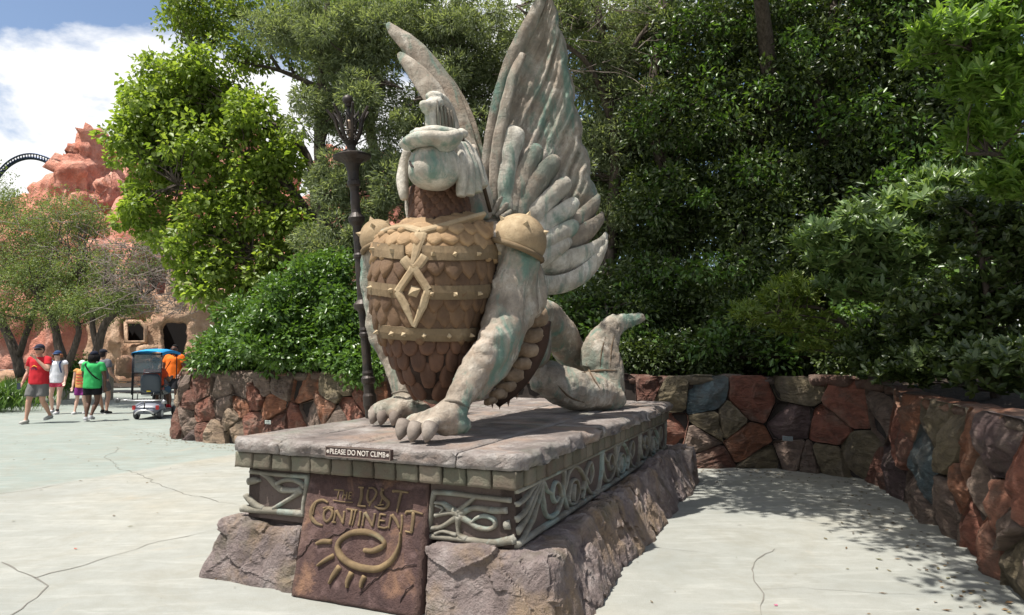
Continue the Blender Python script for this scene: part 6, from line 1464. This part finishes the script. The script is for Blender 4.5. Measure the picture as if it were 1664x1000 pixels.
    if beard: b = MB(); b.add(*ellip(X(hd+[0, .052, -.075]), (.058*s, .052*s, .05*s), 12, 8)); b.build('beard', M['cloth'], root, color=(.012, .01, .01))
    return root, X, g, A, s
PI = math.pi
f = G(60, 688)
p1, X, g, A, s = person('man in red tee grey shorts and dark cap walking with one hand at his face', f, PI-.06, 1.82, (.48, .27, .19), (.52, .025, .035), (.16, .155, .15), (.42, .41, .38),
  dict(ankL=(-.13, -.22, .16), kneeL=(-.12, .02, .50), ankR=(.13, .16, .09), kneeR=(.12, .12, .49), elL=(-.29, .12, 1.18), wrL=(-.07, .20, 1.42), elR=(.30, -.05, 1.14), wrR=(.33, .06, .90)), cap=(.03, .03, .05), hair=(.03, .02, .015), stocky=1.12, short_len=.78, shades=True)
b = MB(); b.add(*box(X(g['wrR']+[.01, .09, -.08]), (.038*s, 0, 0), (0, .005*s, 0), (0, 0, .07*s))); tag(b.build('phone', M['plastic'], None, color=(.02, .03, .05)), 'dark phone held low in the hand of the man in red', 'phone')
b = MB()
for i, (x, z, cc) in enumerate(((-.05, 0, 0), (-.02, .012, 0), (.01, .0, 0), (.04, .01, 0), (.065, -.004, 0))): b.add(*tube([X((x, .148, 1.2+z-.02)), X((x+.02, .150, 1.2+z+.025))], .008*s, 5))
b.build('shirt_print', M['cloth'], p1, color=(.04, .05, .10))
b = MB(); b.add(*tube([X((-.06, .152, 1.245)), X((0, .16, 1.275)), X((.06, .152, 1.25))], [.004, .012, .004], 6)); b.build('shirt_print', M['cloth'], p1, color=(.75, .45, .08))
f = G(90, 673)
p2, X, g, A, s = person('woman in white tank top pink red shorts and navy cap with a blue backpack', f, PI+.1, 1.68, (.62, .40, .31), (.70, .70, .74), (.55, .06, .11), (.55, .55, .56),
  dict(ankL=(-.11, .12, .09), ankR=(.17, -.16, .11), kneeR=(.13, .02, .5), elL=(-.24, .0, 1.14), wrL=(-.27, .12, .9), elR=(.24, .05, 1.12), wrR=(.19, .2, .95)), cap=(.03, .06, .14), hair=(.25, .10, .05), sleeve=.18, short_len=.42, sock=(.02, .02, .03), hair_long=.10, shades=True)
b = MB(); A(b, [((0, -.19, .98), .12), ((0, -.22, 1.12), .14), ((0, -.2, 1.32), .12), ((0, -.17, 1.38), .07)], 12, flat=.7, nref=(0, 1, 0))
for sd_ in (-1, 1): A(b, [((sd_*.10, -.14, 1.42), .02), ((sd_*.115, .02, 1.47), .022), ((sd_*.12, .13, 1.36), .022), ((sd_*.16, .10, 1.14), .018)], 6, flat=.5, nref=(0, 1, 0))
tag(b.build('backpack', M['cloth'], None, smooth=True, color=(.035, .06, .16)), 'navy blue backpack worn by the woman in the white tank top', 'backpack')
f = G(131, 673)
p3, X, g, A, s = person('child in white cap striped top and purple shorts walking behind the green shirt', f, PI+.15, 1.42, (.60, .38, .29), (.60, .30, .10), (.20, .03, .17), (.55, .55, .55),
  dict(ankL=(-.10, -.1, .1), ankR=(.14, .1, .09), elL=(-.26, .04, 1.18), wrL=(-.22, .2, 1.1)), cap=(.72, .72, .70), hair=(.2, .1, .05), sleeve=.1, short_len=.75)
b = MB()
for z in (1.0, 1.1, 1.2, 1.3): A(b, [((-.165, .05, z), .012), ((-.09, .125, z), .012), ((0, .142, z), .012), ((.09, .125, z), .012), ((.165, .05, z), .012)], 6)
b.build('stripe', M['cloth'], p3, color=(.50, .05, .06))
f = G(163, 673)
p5, X, g, A, s = person('person in dark cap and grey top half hidden behind the green shirt', f, -.25, 1.72, (.36, .20, .14), (.13, .13, .15), (.10, .09, .09), (.02, .02, .02),
  dict(ankR=(.18, .02, .09), kneeR=(.13, .12, .5), ankL=(-.12, .2, .09), elR=(.27, .0, 1.12), wrR=(.30, .14, .95)), cap=(.02, .02, .03), hair=(.03, .02, .02), short_len=.7)
f = G(148, 685)
p4, X, g, A, s = person('person in bright green tee and black shorts seen from behind with shoulder strap', f, .12, 1.66, (.11, .055, .035), (.045, .42, .12), (.012, .012, .014), (.50, .50, .52),
  dict(ankL=(-.08, -.10, .11), kneeL=(-.09, .03, .50), ankR=(.06, -.16, .15), kneeR=(.11, .03, .5), elR=(.28, .0, 1.12), wrR=(.28, .02, .86), elL=(-.26, .08, 1.14), wrL=(-.22, .2, 1.0)), hair=(.012, .010, .010), cap=(.012, .015, .03), hair_long=.17, stocky=1.12, shirt_lo=.82, short_len=.62)
b = MB(); A(b, [((-.15, .04, 1.47), .018), ((-.14, -.115, 1.42), .018), ((-.04, -.165, 1.28), .018), ((.10, -.165, 1.12), .018), ((.19, -.06, 1.02), .018)], 6, flat=.5, nref=(0, 1, 0)); tag(b.build('shoulder_strap', M['cloth'], None, color=(.01, .01, .01)), 'black shoulder strap across the back of the green tee', 'strap')
f = G(281, 668)
p6, X, g, A, s = person('bearded man in orange tee and black shorts standing by the scooter', f, PI-.05, 1.86, (.13, .06, .04), (.85, .17, .02), (.02, .02, .024), (.50, .02, .03),
  dict(elL=(-.28, .02, 1.14), wrL=(-.22, .14, .96), elR=(.30, .02, 1.15), wrR=(.28, .2, .98), ankL=(-.12, .06, .09)), hair=(.01, .01, .01), stocky=1.22, beard=True, short_len=.82, shades=True)
b = MB(); b.add(*tube([X((.12, .108, .66)), X((.12, .122, .66))], .07*s, 14)); b.build('shorts_print', M['cloth'], p6, color=(.75, .12, .03))
b = MB(); A(b, [((-.10, .08, 1.49), .014), ((.02, .152, 1.3), .014), ((.17, .12, 1.08), .014)], 6); b.build('strap', M['cloth'], p6, color=(.01, .01, .01))
f = G(303, 666)
person('person in dark clothes mostly hidden by the glossy shrub behind the orange tee', f, PI, 1.6, (.12, .06, .04), (.02, .02, .03), (.03, .10, .45), (.03, .03, .03), dict(elL=(-.3, .1, 1.1), wrL=(-.32, .26, 1.08)), cap=(.02, .02, .03), hair=(.01, .01, .01))
# ------------------------------------------------------------------ mobility scooter with canopy, seen from behind
b0 = G(241, 681); sy_ = .12; cs, sn = math.cos(sy_), math.sin(sy_)
def S(x, y, z): return b0+np.array([cs*x-sn*y, sn*x+cs*y, z])          # x right, y forward (away), z up
scr = empty('mobility_scooter', b0, 'grey mobility scooter with blue topped clear rain canopy seen from behind', 'mobility scooter')
def sbox(name, x0, x1, y0, y1, z0, z1, color, mat='plastic', parent=None, bev=0.):
    V = [S(x, y, z) for z in (z0, z1) for y in (y0, y1) for x in (x0, x1)]
    return add(name, V, [(0, 2, 3, 1), (4, 5, 7, 6), (0, 1, 5, 4), (2, 6, 7, 3), (0, 4, 6, 2), (1, 3, 7, 5)], M[mat], parent or scr, color=color)
def stube(name, L, r, color, mat='metal', seg=8, parent=None, k=1):
    mb = MB(); mb.add(*tube([S(*p) for p in L], r, seg, k=k)); return mb.build(name, M[mat], parent or scr, smooth=True, color=color)
def wheel(x, y, r, w):
    mb = MB(); mb.add(*lathe(S(x-w/2, y, r), S(x+w/2, y, r), [(0, r*.7), (.08, r*.92), (.3, r), (.7, r), (.92, r*.92), (1, r*.7)], 20)); t = mb.build('wheel', M['plastic'], scr, color=(.035, .035, .04))
    mb = MB(); mb.add(*lathe(S(x-w/2-.008, y, r), S(x+w/2+.008, y, r), [(0, r*.3), (.05, r*.6), (.95, r*.6), (1, r*.3)], 14)); mb.build('rim', M['metal'], t, color=(.45, .45, .46))
wheel(-.27, .0, .13, .10); wheel(.27, .0, .13, .10); wheel(-.25, 1.0, .13, .09); wheel(.25, 1.0, .13, .09)
mb = MB(); ring = []
for (y, z, w, hh) in ((-.20, .20, .22, .06), (-.14, .24, .29, .11), (.05, .29, .31, .15), (.25, .28, .30, .12), (.35, .2, .27, .05)): pass
V = []; F_ = []
secs = [(-.24, .20, .17, .04), (-.19, .22, .27, .09), (-.05, .27, .32, .14), (.15, .29, .32, .14), (.34, .22, .28, .08), (.42, .18, .24, .03)]
for i, (y, z, w, hh) in enumerate(secs):
    for q in range(16):
        a = 2*PI*q/16; V.append(S(w*abs(math.cos(a))**.6*math.copysign(1, math.cos(a)), y, z+hh*abs(math.sin(a))**.8*math.copysign(1, math.sin(a))))
    if i:
        for q in range(16): a_, c_ = (i-1)*16+q, (i-1)*16+(q+1) % 16; F_.append((a_, c_, c_+16, a_+16))
F_ += [tuple(range(16))[::-1], tuple(range(len(V)-16, len(V)))]
add('rear_shroud', V, F_, M['plastic'], scr, smooth=True, color=(.16, .17, .21))
stube('bumper', [(-.22, -.25, .14), (-.13, -.29, .21), (0, -.30, .235), (.13, -.29, .21), (.22, -.25, .14)], .02, (.6, .6, .6), k=4)
for x in (-.27, .27): sbox('tail_light', x-.035, x+.035, -.2, -.17, .24, .34, (.5, .02, .02))
sbox('deck', -.24, .24, .3, 1.15, .12, .19, (.07, .07, .08)); sbox('seat', -.24, .24, .12, .58, .58, .68, (.03, .03, .035))
mb = MB(); V = []; F_ = []
for i, (z, w, y) in enumerate(((.62, .20, .12), (.70, .235, .07), (.95, .24, .05), (1.05, .22, .04), (1.10, .16, .05))):
    for q in range(12):
        a = 2*PI*q/12; V.append(S(w*math.cos(a), y+.05*math.sin(a), z))
    if i:
        for q in range(12): a_, c_ = (i-1)*12+q, (i-1)*12+(q+1) % 12; F_.append((a_, c_, c_+12, a_+12))
F_ += [tuple(range(12))[::-1], tuple(range(len(V)-12, len(V)))]
bk = add('seat_back', V, F_, M['plastic'], scr, smooth=True, color=(.055, .07, .09))
sbox('warning_label', -.06, .03, -.012, 0, .66, .69, (.75, .55, .02), parent=bk)
stube('seat_post', [(0, .3, .3), (0, .3, .6)], .04, (.05, .05, .05)); stube('tiller', [(0, 1.1, .2), (0, .95, .7), (0, .85, .98)], .03, (.05, .05, .05)); stube('handlebar', [(-.26, .8, .98), (0, .86, 1.0), (.26, .8, .98)], .018, (.05, .05, .05))
for x in (-.25, .25): stube('armrest', [(x, .1, .78), (x, .45, .80)], .028, (.03, .03, .03)); stube('arm_support', [(x, .2, .58), (x, .15, .78)], .015, (.2, .2, .2))
for x in (-.32, .32):
    stube('canopy_pole', [(x, -.16, .45), (x, -.16, 1.62)], .016, (.02, .02, .025)); stube('canopy_pole', [(x*.95, .95, .5), (x, .85, 1.62)], .014, (.02, .02, .025))
stube('rear_rack', [(-.42, -.2, .47), (-.2, -.24, .46), (.2, -.24, .46), (.42, -.2, .47)], .016, (.5, .5, .5)); stube('rack_strut', [(0, -.28, .18), (0, -.25, .46)], .014, (.02, .02, .02)); stube('rack_strut', [(.17, -.2, .44), (.17, -.16, .66)], .012, (.02, .02, .02)); stube('rack_strut', [(-.2, -.2, .44), (-.2, -.16, .66)], .012, (.02, .02, .02))
stube('side_arm', [(-.34, -.15, .48), (-.55, -.1, .47), (-.64, -.1, .46)], .012, (.5, .5, .5)); mb = MB(); mb.add(*ellip(S(-.69, -.1, .46), (.07, .03, .06), 12, 8)); mb.build('mirror', M['metal'], scr, smooth=True, color=(.14, .14, .14))
mb = MB(); mb.add(*ellip(S(.42, -.2, .42), (.06, .04, .06), 12, 8)); mb.build('reflector', M['metal'], scr, smooth=True, color=(.35, .35, .36))
V = []; F_ = []
for i in range(9):
    y = -.22+i*.155; zz = 1.62+.06*math.sin(PI*i/8)
    for x, dz in ((-.36, -.07), (-.36, 0), (-.2, .035), (0, .045), (.2, .035), (.36, 0), (.36, -.07)): V.append(S(x, y, zz+dz))
    if i:
        for q in range(6): F_.append(((i-1)*7+q, i*7+q, i*7+q+1, (i-1)*7+q+1))
add('canopy_top', V, F_, M['cloth'], scr, smooth=True, color=(.03, .30, .62))
m = NT('clear_vinyl', .15, .5); m.col((.10, .14, .17)); m.b.inputs['Alpha'].default_value = .42; M['vinyl'] = m.m
for nm_, L in (('rear_curtain', [(-.33, -.17, 1.14), (.33, -.17, 1.14), (.33, -.17, 1.58), (-.33, -.17, 1.58)]), ('side_curtain', [(-.34, -.16, .82), (-.34, .85, .9), (-.34, .85, 1.6), (-.34, -.16, 1.6)])):
    V = [S(*q) for q in L]; n_ = nrm(np.cross(V[1]-V[0], V[3]-V[0]))*.004; add(nm_, V+[v+n_ for v in V], [(0, 1, 2, 3), (7, 6, 5, 4), (0, 4, 5, 1), (1, 5, 6, 2), (2, 6, 7, 3), (3, 7, 4, 0)], M['vinyl'], scr)
stube('curtain_hem', [(-.34, -.18, 1.13), (.34, -.18, 1.13)], .016, (.02, .02, .025)); stube('curtain_hem', [(-.34, -.18, 1.59), (.34, -.18, 1.59)], .02, (.02, .04, .06)); stube('curtain_hem', [(-.34, -.18, .60), (-.34, -.18, 1.6)], .014, (.02, .02, .025))
hp = .64
q = S(0.02, .30, 0)
person('rider in red orange tee seated in the canopied mobility scooter', q, sy_, 1.72, (.12, .06, .04), (.62, .08, .03), (.05, .10, .16), (.45, .02, .03),
  dict(pel=(0, 0, .74), ch=(0, -.04, 1.05), head=(0, .0, 1.40), hipL=(-.10, 0, .73), hipR=(.10, 0, .73), kneeL=(-.13, .44, .68), kneeR=(.15, .44, .68), ankL=(-.12, .52, .29), ankR=(.15, .52, .29), shL=(-.19, -.04, 1.18), shR=(.19, -.04, 1.18), elL=(-.27, .1, .95), wrL=(-.22, .38, 1.02), elR=(.29, .1, .95), wrR=(.24, .38, 1.02)), cap=(.02, .05, .12), hair=(.01, .01, .01), stocky=1.15, shirt_lo=.70, short_len=.9)
print('people ok')
